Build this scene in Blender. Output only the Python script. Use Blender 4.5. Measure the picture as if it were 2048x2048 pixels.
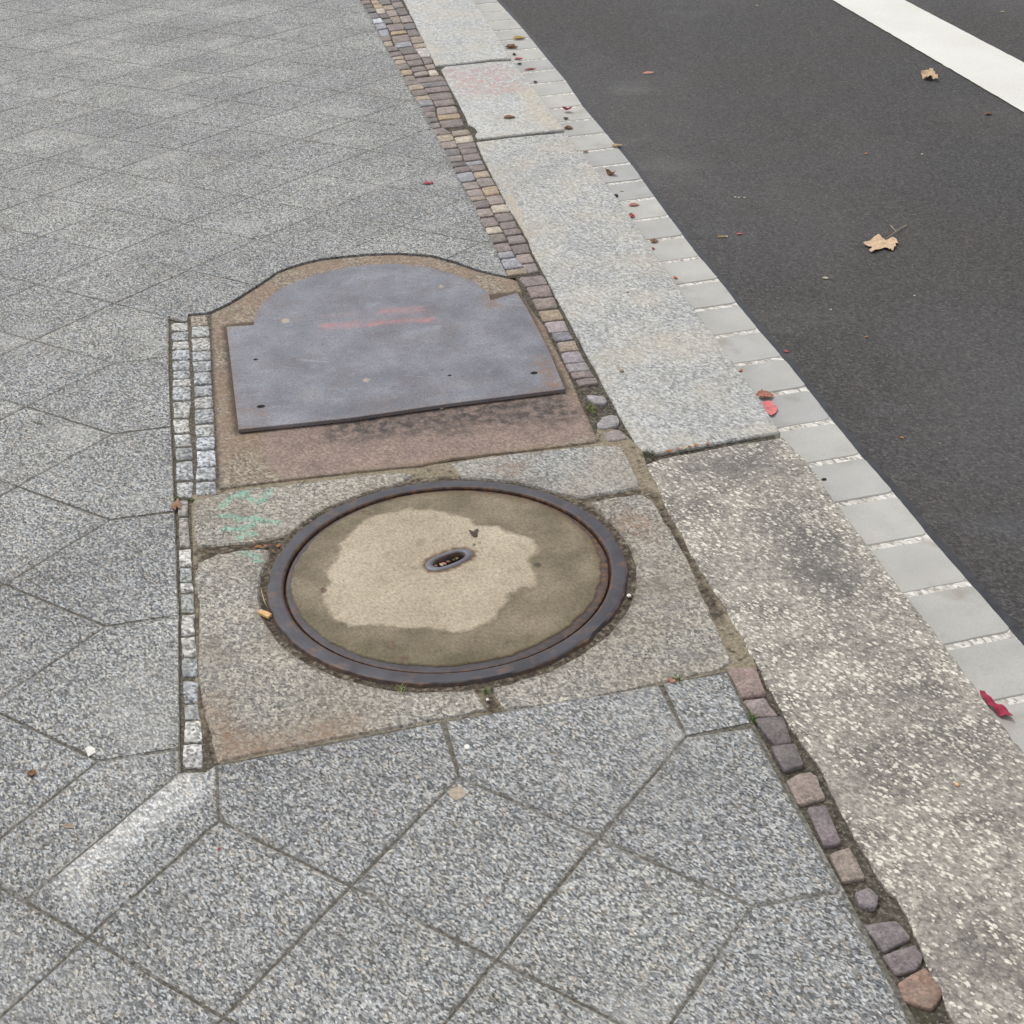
import bpy, bmesh, math, random
import numpy as np
from mathutils import Vector, Matrix, geometry, noise as mnoise
for o in list(bpy.data.objects): bpy.data.objects.remove(o)
SC = bpy.context.scene
COL = SC.collection
random.seed(7)

# ------------------------------------------------------------------ camera, world, sun, exposure
F_PX, CAM_H = 2984.495, 1.8490059
ROT = (1.01459764, 0.03236368, -0.19534692)
cd = bpy.data.cameras.new('camera'); cam = bpy.data.objects.new('camera', cd); COL.objects.link(cam)
cd.sensor_width = 36.0; cd.lens = 36.0 * F_PX / 2048.0
cd.clip_start = 0.05; cd.clip_end = 2000.0
cam.location = (0, 0, CAM_H); cam.rotation_euler = ROT
SC.camera = cam
SUN_EL, SUN_AZ = math.radians(58), math.radians(-28)      # azimuth measured from +Y towards +X
w = bpy.data.worlds.new('World'); SC.world = w; w.use_nodes = True
nt = w.node_tree; nt.nodes.clear()
sky = nt.nodes.new('ShaderNodeTexSky'); sky.sky_type = 'NISHITA'; sky.sun_disc = False
sky.sun_elevation = SUN_EL; sky.sun_rotation = SUN_AZ
hs = nt.nodes.new('ShaderNodeHueSaturation'); hs.inputs['Saturation'].default_value = 0.12
bg = nt.nodes.new('ShaderNodeBackground'); bg.inputs['Strength'].default_value = 0.145
wo = nt.nodes.new('ShaderNodeOutputWorld')
nt.links.new(sky.outputs[0], hs.inputs['Color']); nt.links.new(hs.outputs[0], bg.inputs['Color']); nt.links.new(bg.outputs[0], wo.inputs['Surface'])
sl = bpy.data.lights.new('sun', 'SUN'); sl.energy = 1.35; sl.angle = math.radians(20); sl.color = (1.0, 0.97, 0.92)
sun = bpy.data.objects.new('sun', sl); COL.objects.link(sun)
d = Vector((math.sin(SUN_AZ) * math.cos(SUN_EL), math.cos(SUN_AZ) * math.cos(SUN_EL), math.sin(SUN_EL)))
sun.rotation_euler = d.to_track_quat('Z', 'Y').to_euler(); sun.location = d * 20
SC.view_settings.view_transform = 'Standard'; SC.view_settings.look = 'None'
SC.view_settings.gamma = 1.0; SC.view_settings.exposure = 0.3
SC.render.resolution_x = SC.render.resolution_y = 1024
SC.render.engine = 'CYCLES'

# ------------------------------------------------------------------ helpers
def _R(r):
    a, b, c = r
    ca, sa, cb, sb, cc, sc = math.cos(a), math.sin(a), math.cos(b), math.sin(b), math.cos(c), math.sin(c)
    return (np.array([[cc, -sc, 0], [sc, cc, 0], [0, 0, 1]]) @ np.array([[cb, 0, sb], [0, 1, 0], [-sb, 0, cb]])
            @ np.array([[1, 0, 0], [0, ca, -sa], [0, sa, ca]]))
RM = _R(ROT)
def at(px, py, z=0.0):
    """where a measured point of the photograph lies on the horizontal plane at height z"""
    v = RM @ np.array([(px - 1024) / F_PX, -(py - 1024) / F_PX, -1.0])
    t = (z - CAM_H) / v[2]
    return (float(v[0] * t), float(v[1] * t))
def ats(pts, z=0.0): return [at(p[0], p[1], z) for p in pts]

def tag(o, label=None, cat=None, group=None, kind=None):
    if label: o['label'] = label
    if cat: o['category'] = cat
    if group: o['group'] = group
    if kind: o['kind'] = kind
    return o
def link(name, bm, m, parent=None, smooth=False):
    me = bpy.data.meshes.new(name)
    bmesh.ops.recalc_face_normals(bm, faces=bm.faces)
    bm.to_mesh(me); bm.free()
    o = bpy.data.objects.new(name, me); COL.objects.link(o)
    if m: me.materials.append(m)
    if smooth:
        for p in me.polygons: p.use_smooth = True
    if parent:
        o.parent = parent
        o.matrix_parent_inverse = Matrix.Translation(-Vector(parent.location))
    return o
def empty(name, x, y, z=0.0):
    o = bpy.data.objects.new(name, None); COL.objects.link(o); o.location = (x, y, z); o.empty_display_size = 0.1
    return o
def area(p): return 0.5 * sum(p[i][0] * p[(i + 1) % len(p)][1] - p[(i + 1) % len(p)][0] * p[i][1] for i in range(len(p)))
def ccw(p): return p if area(p) > 0 else p[::-1]
def resample(p, step, closed=True):
    out = []; n = len(p)
    for i in range(n if closed else n - 1):
        a, b = p[i], p[(i + 1) % n]; L = math.dist(a, b); k = max(1, int(round(L / step)))
        for j in range(k): out.append((a[0] + (b[0] - a[0]) * j / k, a[1] + (b[1] - a[1]) * j / k))
    if not closed: out.append(p[-1])
    return out
def nz(x, y, s, seed=0.0): return mnoise.noise(Vector((x * s, y * s, seed)))
def rough(p, step=0.015, amp=0.002, scale=35, seed=0.0, closed=True):
    q = resample(p, step, closed); out = []
    for x, y in q:
        out.append((x + amp * (nz(x, y, scale, seed) + .6 * nz(x, y, scale * 3.1, seed + 9)),
                    y + amp * (nz(x, y, scale, seed + 5) + .6 * nz(x, y, scale * 3.1, seed + 14))))
    return out
def smooth_poly(p, it=1):
    for _ in range(it):
        q = []
        for i in range(len(p)):
            a, b = p[i], p[(i + 1) % len(p)]
            q += [(a[0] * .75 + b[0] * .25, a[1] * .75 + b[1] * .25), (a[0] * .25 + b[0] * .75, a[1] * .25 + b[1] * .75)]
        p = q
    return p
def offset(p, dlt):
    """move a CCW outline inwards by dlt"""
    p = ccw(p); n = len(p); out = []
    for i in range(n):
        a, b, c = Vector(p[i - 1]), Vector(p[i]), Vector(p[(i + 1) % n])
        e1, e2 = (b - a), (c - b)
        if e1.length < 1e-9 or e2.length < 1e-9: out.append(tuple(b)); continue
        n1 = Vector((-e1.y, e1.x)).normalized(); n2 = Vector((-e2.y, e2.x)).normalized()
        m = n1 + n2
        if m.length < .3: out.append(tuple(b + n1 * dlt)); continue
        m.normalize(); out.append(tuple(b + m * (dlt / max(.5, m.dot(n1)))))
    return out
def sdf(pts, poly, closed=True):
    P = np.asarray(pts, float); V = np.asarray(poly, float); n = len(V)
    best = np.full(len(P), 1e9); inside = np.zeros(len(P), bool)
    for i in range(n if closed else n - 1):
        a = V[i]; b = V[(i + 1) % n]; ab = b - a; L = max(1e-12, ab @ ab)
        t = np.clip(((P - a) @ ab) / L, 0, 1); dd = np.linalg.norm(P - a - t[:, None] * ab, axis=1)
        best = np.minimum(best, dd)
        if closed:
            c = ((a[1] > P[:, 1]) != (b[1] > P[:, 1])) & (P[:, 0] < (b[0] - a[0]) * (P[:, 1] - a[1]) / ((b[1] - a[1]) + 1e-15) + a[0])
            inside ^= c
    return np.where(inside, -best, best) if closed else best
def set_attr(o, name, fn):
    me = o.data; n = len(me.vertices); co = np.empty(n * 3); me.vertices.foreach_get('co', co); co = co.reshape(-1, 3)
    v = np.asarray(fn(co[:, :2]), dtype=np.float32)
    a = me.attributes.new(name, 'FLOAT', 'POINT'); a.data.foreach_set('value', v)
def grid_cut(bm, step, x0, x1, y0, y1):
    def cut(co, no):
        bmesh.ops.bisect_plane(bm, geom=bm.verts[:] + bm.edges[:] + bm.faces[:], plane_co=co, plane_no=no, dist=1e-6)
    x = math.ceil(x0 / step) * step
    while x < x1: cut((x, 0, 0), (1, 0, 0)); x += step
    y = math.ceil(y0 / step) * step
    while y < y1: cut((0, y, 0), (0, 1, 0)); y += step
def slab_bm(outline, z, thick, bevel=0.003, cut=None, bm=None):
    """a solid slab with a chamfered top edge"""
    bm = bm or bmesh.new(); p = ccw(outline); q = offset(p, bevel); n = len(p)
    T = [bm.verts.new((x, y, z)) for x, y in q]
    M = [bm.verts.new((x, y, z - bevel)) for x, y in p]
    B = [bm.verts.new((x, y, z - thick)) for x, y in p]
    f = bm.faces.new(T); f.normal_update()
    for i in range(n):
        j = (i + 1) % n
        bm.faces.new((M[i], M[j], T[j], T[i])); bm.faces.new((B[i], B[j], M[j], M[i]))
    tri = bmesh.ops.triangulate(bm, faces=[f], ngon_method='EAR_CLIP')
    if cut:
        xs = [a[0] for a in p]; ys = [a[1] for a in p]
        grid_cut(bm, cut, min(xs), max(xs), min(ys), max(ys))
    return bm
def sheet_bm(outline, z, cut=None, holes=None):
    bm = bmesh.new(); T = [bm.verts.new((x, y, z)) for x, y in ccw(outline)]
    f = bm.faces.new(T); f.normal_update(); bmesh.ops.triangulate(bm, faces=[f], ngon_method='EAR_CLIP')
    if cut:
        xs = [a[0] for a in outline]; ys = [a[1] for a in outline]
        grid_cut(bm, cut, min(xs), max(xs), min(ys), max(ys))
    return bm

# ------------------------------------------------------------------ materials
class NT:
    def __init__(s, name, rough_=0.85, spec=0.3, metal=0.0):
        s.m = bpy.data.materials.new(name); s.m.use_nodes = True; s.t = s.m.node_tree; s.t.nodes.clear()
        s.b = s.t.nodes.new('ShaderNodeBsdfPrincipled'); o = s.t.nodes.new('ShaderNodeOutputMaterial')
        s.t.links.new(s.b.outputs[0], o.inputs[0])
        s.b.inputs['Roughness'].default_value = rough_; s.b.inputs['Specular IOR Level'].default_value = spec
        s.b.inputs['Metallic'].default_value = metal
        s.pos = s.n('ShaderNodeNewGeometry').outputs['Position']
        s.h = None
    def n(s, t, **k):
        x = s.t.nodes.new(t)
        for a, v in k.items(): setattr(x, a, v)
        return x
    def l(s, a, b): s.t.links.new(a, b)
    def put(s, sock, v):
        if hasattr(v, 'is_linked'): s.l(v, sock)
        else: sock.default_value = v
    def col(s, c): return tuple(c) + (1.0,) if len(c) == 3 else c
    def vec(s, scale=(1, 1, 1), rot=0.0, loc=(0, 0, 0)):
        m1 = s.n('ShaderNodeMapping'); m1.inputs['Rotation'].default_value = (0, 0, rot); s.l(s.pos, m1.inputs[0])
        m2 = s.n('ShaderNodeMapping'); m2.inputs['Scale'].default_value = scale; m2.inputs['Location'].default_value = loc
        s.l(m1.outputs[0], m2.inputs[0]); return m2.outputs[0]
    def noise(s, scale, detail=3, vec=None, rough_=0.55):
        x = s.n('ShaderNodeTexNoise'); x.inputs['Scale'].default_value = scale; x.inputs['Detail'].default_value = detail
        x.inputs['Roughness'].default_value = rough_; s.l(vec or s.pos, x.inputs['Vector']); return x.outputs['Fac']
    def vor(s, scale, vec=None, out='Color', feature='F1', rnd=1.0):
        x = s.n('ShaderNodeTexVoronoi', feature=feature); x.inputs['Scale'].default_value = scale
        x.inputs['Randomness'].default_value = rnd; s.l(vec or s.pos, x.inputs['Vector']); return x.outputs[out]
    def sep(s, c, ch=0):
        x = s.n('ShaderNodeSeparateColor'); s.l(c, x.inputs[0]); return x.outputs[ch]
    def ramp(s, f, stops, interp='LINEAR'):
        x = s.n('ShaderNodeValToRGB'); r = x.color_ramp; r.interpolation = interp
        while len(r.elements) > 1: r.elements.remove(r.elements[0])
        r.elements[0].position = stops[0][0]; r.elements[0].color = s.col(stops[0][1])
        for p, c in stops[1:]:
            e = r.elements.new(p); e.color = s.col(c)
        s.l(f, x.inputs[0]); return x.outputs[0]
    def mix(s, f, a, b, mode='MIX'):
        x = s.n('ShaderNodeMix', data_type='RGBA', blend_type=mode)
        s.put(x.inputs['Factor'], f)
        for k, v in (('A', a), ('B', b)):
            sk = [i for i in x.inputs if i.name == k and i.type == 'RGBA'][0]
            s.put(sk, s.col(v) if isinstance(v, tuple) else v)
        return [o for o in x.outputs if o.type == 'RGBA'][0]
    def math(s, op, a, b=0.0, c=0.0):
        x = s.n('ShaderNodeMath', operation=op); s.put(x.inputs[0], a); s.put(x.inputs[1], b)
        if op in ('MULTIPLY_ADD',): s.put(x.inputs[2], c)
        return x.outputs[0]
    def rng(s, v, a, b, c=0.0, d=1.0):
        x = s.n('ShaderNodeMapRange'); s.put(x.inputs[0], v)
        for i, k in enumerate((a, b, c, d)): x.inputs[i + 1].default_value = k
        return x.outputs[0]
    def attr(s, name):
        x = s.n('ShaderNodeAttribute', attribute_name=name); return x.outputs['Fac']
    def mask(s, name, amp=0.01, width=0.002, nscale=30, at_=0.0):
        """1 inside the outline stored as a signed distance, with a ragged edge"""
        v = s.attr(name); k = s.noise(nscale, 4)
        v = s.math('ADD', v, s.math('MULTIPLY', s.math('SUBTRACT', k, 0.5), amp * 2))
        return s.rng(v, at_ - width, at_ + width, 1.0, 0.0)
    def bump(s, h, strength=0.3, dist=0.002, prev=None):
        x = s.n('ShaderNodeBump'); x.inputs['Strength'].default_value = strength; x.inputs['Distance'].default_value = dist
        s.l(h, x.inputs['Height'])
        if prev: s.l(prev, x.inputs['Normal'])
        return x.outputs[0]
    def done(s, c, nrm=None, r=None, metal=None):
        s.put(s.b.inputs['Base Color'], s.col(c) if isinstance(c, tuple) else c)
        if nrm is not None: s.l(nrm, s.b.inputs['Normal'])
        if r is not None: s.put(s.b.inputs['Roughness'], r)
        if metal is not None: s.put(s.b.inputs['Metallic'], metal)
        return s.m
GR = math.radians(-30)      # grain direction of the ground and brushed stone
def g(v, t=(1, 1, 1)): return (v * t[0], v * t[1], v * t[2])
def stone(name, stops, size=0.005, stretch=1.6, tone=(0.9, 1.1), tone_scale=2.5, fine=0.35, bump=0.35, extra=None, rough_=0.85, big=None):
    """granular stone: one random shade per grain, drifting tone, rough surface"""
    m = NT(name, rough_)
    v = m.vec((1.0, 1.0 / stretch, 1.0), GR)
    c1 = m.vor(1 / size, v); v1 = m.sep(c1)
    c2 = m.vor(1 / (size * .45), v); v2 = m.sep(c2, 1)
    val = m.math('ADD', m.math('MULTIPLY', v1, 1 - fine), m.math('MULTIPLY', v2, fine))
    c = m.ramp(val, stops)
    k = m.noise(tone_scale, 5)
    c = m.mix(1.0, c, m.ramp(k, [(.3, g(tone[0])), (.7, g(tone[1]))]), 'MULTIPLY')
    if extra: c = extra(m, c, v1)
    h = m.math('ADD', m.math('MULTIPLY', v1, .5), m.math('MULTIPLY', m.noise(1 / size, 3, v), .8))
    return m.done(c, m.bump(h, bump, 0.0015))

def tile_extra(m, c, v1):
    # warm and cool single grains, per-slab tone, worn bleached edge, large drifting dirt
    hue = m.sep(m.vor(1 / .006, m.vec((1, .6, 1), GR)), 2)
    c = m.mix(1.0, c, m.ramp(hue, [(0, (.97, 1.0, 1.045)), (.5, (1, 1, 1.0)), (.85, (1.02, 1, .96)), (1, (1.10, 1.0, .88))]), 'MULTIPLY')
    t = m.attr('tone'); c = m.mix(1.0, c, m.ramp(t, [(0, (.94, .94, .95)), (.5, (1.0, 1.0, 1.0)), (1, (1.06, 1.055, 1.04))]), 'MULTIPLY')
    bl = m.math('MULTIPLY', m.mask('bleach', .035, .022, 18), m.rng(m.noise(70, 4), .30, .58, .35, 1))
    c = m.mix(bl, c, m.mix(.28, m.mix(1.0, c, g(1.5), 'MULTIPLY'), (.78, .76, .73)))
    yy_ = m.n('ShaderNodeSeparateXYZ'); m.l(m.pos, yy_.inputs[0])
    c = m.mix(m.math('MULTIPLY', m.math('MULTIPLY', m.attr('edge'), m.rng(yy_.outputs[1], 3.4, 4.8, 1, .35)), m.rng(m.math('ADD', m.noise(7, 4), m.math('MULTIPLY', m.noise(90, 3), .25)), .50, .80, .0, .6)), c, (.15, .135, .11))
    c = m.mix(m.math('MULTIPLY', m.rng(m.vor(9, out='Distance'), .03, .06, 1, 0), m.math('GREATER_THAN', m.sep(m.vor(9)), .80)), c, (.15, .135, .12))
    c = m.mix(m.rng(m.noise(3.1, 4, m.vec((1, 1, 1), 0, (4, 2, 0))), .56, .68, 0, .22), c, (.55, .54, .51))
    c = m.mix(m.rng(m.noise(5.5, 5), .55, .8, 0, .28), c, (.17, .155, .13))
    return c
M_TILE = stone('tile_stone', [(0, g(.045)), (.22, g(.12, (.98, 1, 1.01))), (.42, g(.225, (.98, 1, 1.0))), (.6, g(.36, (1, 1, .985))), (.8, g(.56, (1.0, 1, .97))), (1, g(.84, (1.0, 1, .96)))],
               size=.0031, stretch=2.1, tone=(.77, 1.03), extra=tile_extra)
def kerb_extra(m, c, v1):
    c = m.mix(m.rng(m.noise(5, 5), .42, .68, 0, .45), c, (.50, .43, .33))
    c = m.mix(m.rng(m.noise(8, 4, m.vec((1, 1, 1), 0, (7, 3, 0))), .55, .75, 0, .3), c, (.27, .28, .285))
    c = m.mix(m.math('MULTIPLY', m.mask('pink', .05, .04, 16), m.rng(m.noise(28, 4), .42, .62, 0, .5)), c, (.46, .22, .21))
    c = m.mix(m.math('MULTIPLY', m.mask('ochre', .04, .03, 25), m.rng(m.noise(50, 4), .35, .65, .15, .6)), c, (.56, .46, .32))
    c = m.mix(m.math('MULTIPLY', m.mask('cement', .012, .004, 40), m.rng(m.noise(60, 4), .3, .6, .3, .8)), c, (.48, .41, .31))
    c = m.mix(m.rng(m.vor(42, out='Distance'), .05, .10, .75, 0), c, m.mix(m.math('GREATER_THAN', m.sep(m.vor(42)), .86), c, (.12, .11, .1)))
    return c
M_KERB = stone('kerb_granite', [(0, g(.14)), (.3, g(.31, (.985, 1, .99))), (.6, g(.455, (1.0, 1, .97))), (1, g(.72, (1.01, 1, .96)))],
               size=.0048, stretch=2.0, tone=(.9, 1.1), extra=kerb_extra, bump=.25)
M_KERB_FAR = stone('kerb_pale_granite', [(0, g(.22)), (.3, g(.39, (.98, 1, .98))), (.6, g(.50, (.99, 1, .97))), (1, g(.72))],
               size=.006, stretch=2.0, tone=(.92, 1.08), extra=kerb_extra, bump=.2)
def frame_extra(m, c, v1):
    c = m.mix(m.rng(m.noise(4.2, 5), .38, .66, 0, .35), c, (.34, .27, .185))
    c = m.mix(m.rng(m.noise(11, 5, m.vec((1, 1, 1), 0, (3, 8, 0))), .55, .72, 0, .4), c, (.20, .195, .185))
    c = m.mix(m.rng(m.noise(7.3, 4), .56, .72, 0, .5), c, (.16, .13, .105))
    c = m.mix(m.math('MULTIPLY', m.mask('ring_dirt', .045, .02, 26), m.rng(m.noise(60, 4), .35, .6, .25, .85)), c, (.10, .08, .06))
    c = m.mix(m.math('MULTIPLY', m.mask('rusty', .05, .04, 14), m.rng(m.noise(45, 4), .35, .65, .15, .75)), c, (.26, .15, .085))
    gr = m.math('MULTIPLY', m.mask('green', .007, .005, 80), m.rng(m.noise(120, 4), .42, .60, 0, .85))
    c = m.mix(gr, c, (.20, .55, .41))
    return c
M_FRAME = stone('frame_stone', [(0, g(.06, (1, 1, .96))), (.25, g(.16, (1.03, 1, .94))), (.5, g(.28, (1.05, 1, .91))), (.75, g(.43, (1.08, 1, .87))), (1, g(.66, (1.09, 1, .83)))],
               size=.0046, stretch=1.5, tone=(.85, 1.12), extra=frame_extra, bump=.4)
def frame_grey_extra(m, c, v1):
    c = frame_extra(m, c, v1); return m.mix(.0, c, c)
M_FRAME_GREY = stone('frame_grey_stone', [(0, g(.09)), (.25, g(.2)), (.5, g(.34, (1, 1, .96))), (.75, g(.47, (1.02, 1, .93))), (1, g(.68, (1.02, 1, .92)))],
               size=.0042, stretch=1.9, tone=(.9, 1.1), extra=frame_extra, bump=.4)

def aggregate_mat():
    m = NT('exposed_aggregate', .85)
    v = m.vec((1.0, .62, 1.0), GR)
    n1 = m.noise(90, 5, v); c = m.ramp(n1, [(.25, (.195, .178, .158)), (.5, (.345, .315, .278)), (.75, (.51, .468, .41))])
    c = m.mix(m.rng(m.noise(6.5, 6), .46, .62, 0, .62), c, (.125, .115, .107))
    c = m.mix(m.rng(m.noise(22, 5), .56, .68, 0, .5), c, (.11, .10, .095))
    c = m.mix(m.math('MULTIPLY', m.mask('worn', .06, .05, 18), .65), c, (.13, .122, .115))
    gg = m.sep(m.vor(260, v)); c = m.mix(.55, c, m.mix(1.0, c, m.ramp(gg, [(0, g(.45)), (.5, g(1)), (1, g(1.7))]), 'MULTIPLY'))
    for sc, thr, rad, seed in ((135, .36, .54, 0), (215, .25, .54, 3.1), (98, .66, .46, 7.7)):
        vv = m.vec((1.0, .52, 1.0), GR, (seed, seed * 2, 0))
        dist = m.vor(sc, vv, 'Distance', rnd=.9); rv = m.vor(sc, vv, 'Color', rnd=.9); sel = m.math('GREATER_THAN', m.sep(rv), thr)
        dd = m.math('ADD', dist, m.math('MULTIPLY', m.math('SUBTRACT', m.noise(200, 3), .5), .6))
        disc = m.rng(dd, rad - .10, rad, 1, 0)
        sel = m.math('MULTIPLY', sel, m.math('GREATER_THAN', m.math('ADD', m.sep(rv, 1), m.math('MULTIPLY', m.math('SUBTRACT', m.noise(4.5, 4), .5), 3.0)), .38))
        pc = m.ramp(m.sep(rv, 2), [(0, (.22, .20, .18)), (.3, (.46, .42, .36)), (.6, (.68, .63, .53)), (1, (.88, .83, .72))])
        c = m.mix(m.math('MULTIPLY', m.math('MULTIPLY', disc, sel), .8), c, pc)
    c = m.mix(m.math('MULTIPLY', m.mask('worn', .06, .05, 18), .35), c, (.16, .15, .14))
    h = m.noise(180, 4, v)
    return m.done(c, m.bump(m.math('ADD', h, m.vor(120, v, 'Distance')), .8, .003))
M_AGG = aggregate_mat()

def sett_mat(name, base, speckle, var, size=.004):
    m = NT(name, .8, .35)
    oi = m.n('ShaderNodeAttribute', attribute_name='hue').outputs['Color']
    c = m.mix(1.0, oi, m.ramp(m.noise(30, 4), [(.3, g(1 - var)), (.7, g(1 + var))]), 'MULTIPLY')
    s1 = m.sep(m.vor(1 / size, m.vec((1, .7, 1), GR)))
    c = m.mix(1.0, c, m.ramp(s1, [(0, g(1 - speckle)), (.5, g(1)), (1, g(1 + speckle))]), 'MULTIPLY')
    c = m.mix(m.rng(m.noise(55, 3), .58, .75, 0, .5), c, (.10, .085, .07))
    c = m.mix(m.rng(m.noise(18, 5), .45, .65, 0, .35), c, (.23, .205, .18))
    return m.done(c, m.bump(m.math('ADD', m.noise(50, 5), m.math('MULTIPLY', m.noise(160, 4), .6)), .8, .006))
M_SETT = sett_mat('porphyry_sett', None, .28, .22)
M_SETT_W = sett_mat('granite_sett', None, .65, .18, .0055)

def soil(name, c0, c1, c2, sc=160, b=.7, moss=0.0):
    m = NT(name, .95, .15)
    c = m.ramp(m.noise(sc, 4, m.vec((1, .7, 1), GR)), [(.3, c0), (.5, c1), (.72, c2)])
    c = m.mix(m.rng(m.noise(12, 4), .45, .65, 0, .6), c, m.mix(.5, c, c0))
    gsp = m.vor(300); c = m.mix(m.math('GREATER_THAN', m.sep(gsp), .90), c, m.mix(.25, c, (.5, .45, .36)))
    if moss: c = m.mix(m.rng(m.noise(9, 5), .56, .66, 0, moss), c, (.05, .06, .018))
    return m.done(c, m.bump(m.noise(220, 5), b, .003))
M_SOIL = soil('joint_soil', (.04, .035, .027), (.095, .083, .066), (.20, .18, .15), 110, moss=.3)
def sand_mat():
    m = NT('tile_joint_sand', .95, .15)
    dark = m.ramp(m.noise(130, 4), [(.3, (.06, .054, .043)), (.5, (.125, .114, .095)), (.72, (.24, .22, .185))])
    grit = m.ramp(m.sep(m.vor(260, m.vec((1, .5, 1), GR))), [(0, g(.08)), (.3, (.17, .168, .16)), (.6, (.27, .268, .255)), (1, (.52, .51, .48))])
    yy_ = m.n('ShaderNodeSeparateXYZ'); m.l(m.pos, yy_.inputs[0])
    k = m.math('ADD', m.rng(m.noise(4.5, 5), .46, .68, 0, 1), m.rng(yy_.outputs[1], 3.6, 4.8, -.12, .75))
    return m.done(m.mix(m.rng(k, 0, 1.0, .05, .92), dark, grit), m.bump(m.noise(220, 5), .6, .002))
M_SAND_OLD = soil('tile_joint_sand', (.085, .077, .062), (.19, .175, .15), (.36, .335, .29), 130, .4)
M_SAND = sand_mat()
M_WSOIL = soil('sett_joint_mortar', (.06, .05, .04), (.12, .105, .085), (.24, .21, .17), moss=.3)
def mortar_mat():
    m = NT('bedding_mortar', .95, .15)
    c = m.ramp(m.noise(150, 4), [(.3, (.17, .14, .095)), (.5, (.27, .23, .165)), (.72, (.38, .33, .25))])
    c = m.mix(m.mask('dark', .035, .012, 30), c, m.ramp(m.noise(110, 5), [(.35, (.045, .036, .028)), (.55, (.12, .098, .074)), (.72, (.30, .26, .20))]))
    c = m.mix(m.rng(m.noise(38, 5), .57, .66, 0, .8), c, (.06, .055, .048))
    return m.done(c, m.bump(m.noise(200, 5), .6, .003))
M_MORTAR = mortar_mat()
def patch_mat():
    m = NT('rust_stained_concrete', .85, .25)
    v = m.vec((1, .6, 1), GR)
    c = m.ramp(m.sep(m.vor(210, v)), [(0, (.15, .12, .09)), (.4, (.245, .20, .155)), (.75, (.32, .27, .215)), (1, (.45, .39, .31))])
    c = m.mix(m.rng(m.noise(6, 5), .4, .6, 0, .55), c, (.27, .18, .125))
    c = m.mix(m.rng(m.noise(16, 5, m.vec((1, 1, 1), 0, (3, 3, 0))), .56, .68, 0, .5), c, (.16, .135, .11))
    pan = m.mask('panel', .02, .012, 20)
    pc = m.mix(m.rng(m.noise(10, 6), .35, .68, .0, .7), (.305, .225, .19), (.20, .155, .14))
    pc = m.mix(m.math('MULTIPLY', m.mask('pdark', .05, .04, 16), m.rng(m.noise(34, 6), .40, .58, .3, 1)), pc, (.075, .063, .062))
    pc = m.mix(1.0, pc, m.ramp(m.sep(m.vor(240, v)), [(0, g(.7)), (.5, g(1)), (1, g(1.35))]), 'MULTIPLY')
    c = m.mix(m.math('MULTIPLY', pan, .92), c, pc)
    c = m.mix(m.math('MULTIPLY', m.mask('edge_dirt', .012, .008, 40), .8), c, (.075, .055, .04))
    c = m.mix(m.math('MULTIPLY', pan, m.rng(m.noise(75, 2), .72, .76, 0, .8)), c, (.42, .25, .10))
    return m.done(c, m.bump(m.noise(240, 4, v), .45, .002))
M_PATCH = patch_mat()
def steel_mat():
    m = NT('weathered_steel_plate', .5, .4, .4)
    v = m.vec((1, .45, 1), GR)
    c = m.ramp(m.noise(7, 6), [(.3, (.130, .130, .150)), (.55, (.195, .198, .228)), (.75, (.27, .273, .302))])
    c = m.mix(m.rng(m.noise(9, 6), .47, .70, 0, .32), c, (.165, .135, .12))
    c = m.mix(m.rng(m.noise(23, 6), .57, .70, 0, .4), c, (.27, .27, .29))
    c = m.mix(m.rng(m.noise(4.5, 5, m.vec((.35, 2.4, 1), math.radians(-20), (2, 5, 0))), .55, .72, 0, .3), c, (.14, .11, .095))
    scr = m.noise(26, 2, m.vec((.12, 3.0, 1), math.radians(28))); c = m.mix(m.rng(scr, .68, .71, 0, .4), c, (.34, .34, .36))
    c = m.mix(m.rng(m.noise(75, 5), .60, .68, 0, .45), c, (.10, .085, .08))
    c = m.mix(1.0, c, m.ramp(m.noise(330, 3, v), [(.3, g(.70)), (.7, g(1.30))]), 'MULTIPLY')
    rust = m.math('MULTIPLY', m.mask('rust', .03, .03, 22), m.rng(m.noise(60, 5), .38, .58, .1, .95))
    c = m.mix(rust, c, (.25, .13, .065))
    red = m.math('MULTIPLY', m.mask('red', .008, .010, 40), m.rng(m.noise(30, 5, m.vec((.6, 1.3, 1), math.radians(-8))), .36, .62, .1, 1))
    c = m.mix(m.math('MULTIPLY', red, .62), c, (.52, .17, .16))
    pale = m.math('MULTIPLY', m.mask('redpale', .02, .02, 30), m.rng(m.noise(30, 4, m.vec((.25, 1.6, 1), 0)), .48, .68, 0, .35)); c = m.mix(pale, c, (.45, .22, .22))
    c = m.mix(m.mask('beige', .003, .003, 60), c, (.37, .31, .24))
    dots = m.math('MULTIPLY', m.rng(m.vor(17, out='Distance'), .05, .07, 1, 0), m.math('GREATER_THAN', m.sep(m.vor(17)), .72))
    c = m.mix(m.math('MULTIPLY', dots, .75), c, (.06, .05, .05))
    rg = m.math('ADD', m.rng(m.noise(9, 4), .3, .7, .36, .56), m.math('MULTIPLY', rust, .3))
    return m.done(c, m.bump(m.math('ADD', m.noise(300, 3, v), m.math('MULTIPLY', m.noise(25, 4), 2.0)), .22, .0015), rg, m.math('SUBTRACT', .4, m.math('MULTIPLY', m.math('ADD', rust, red), .35)))
M_STEEL = steel_mat()
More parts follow.
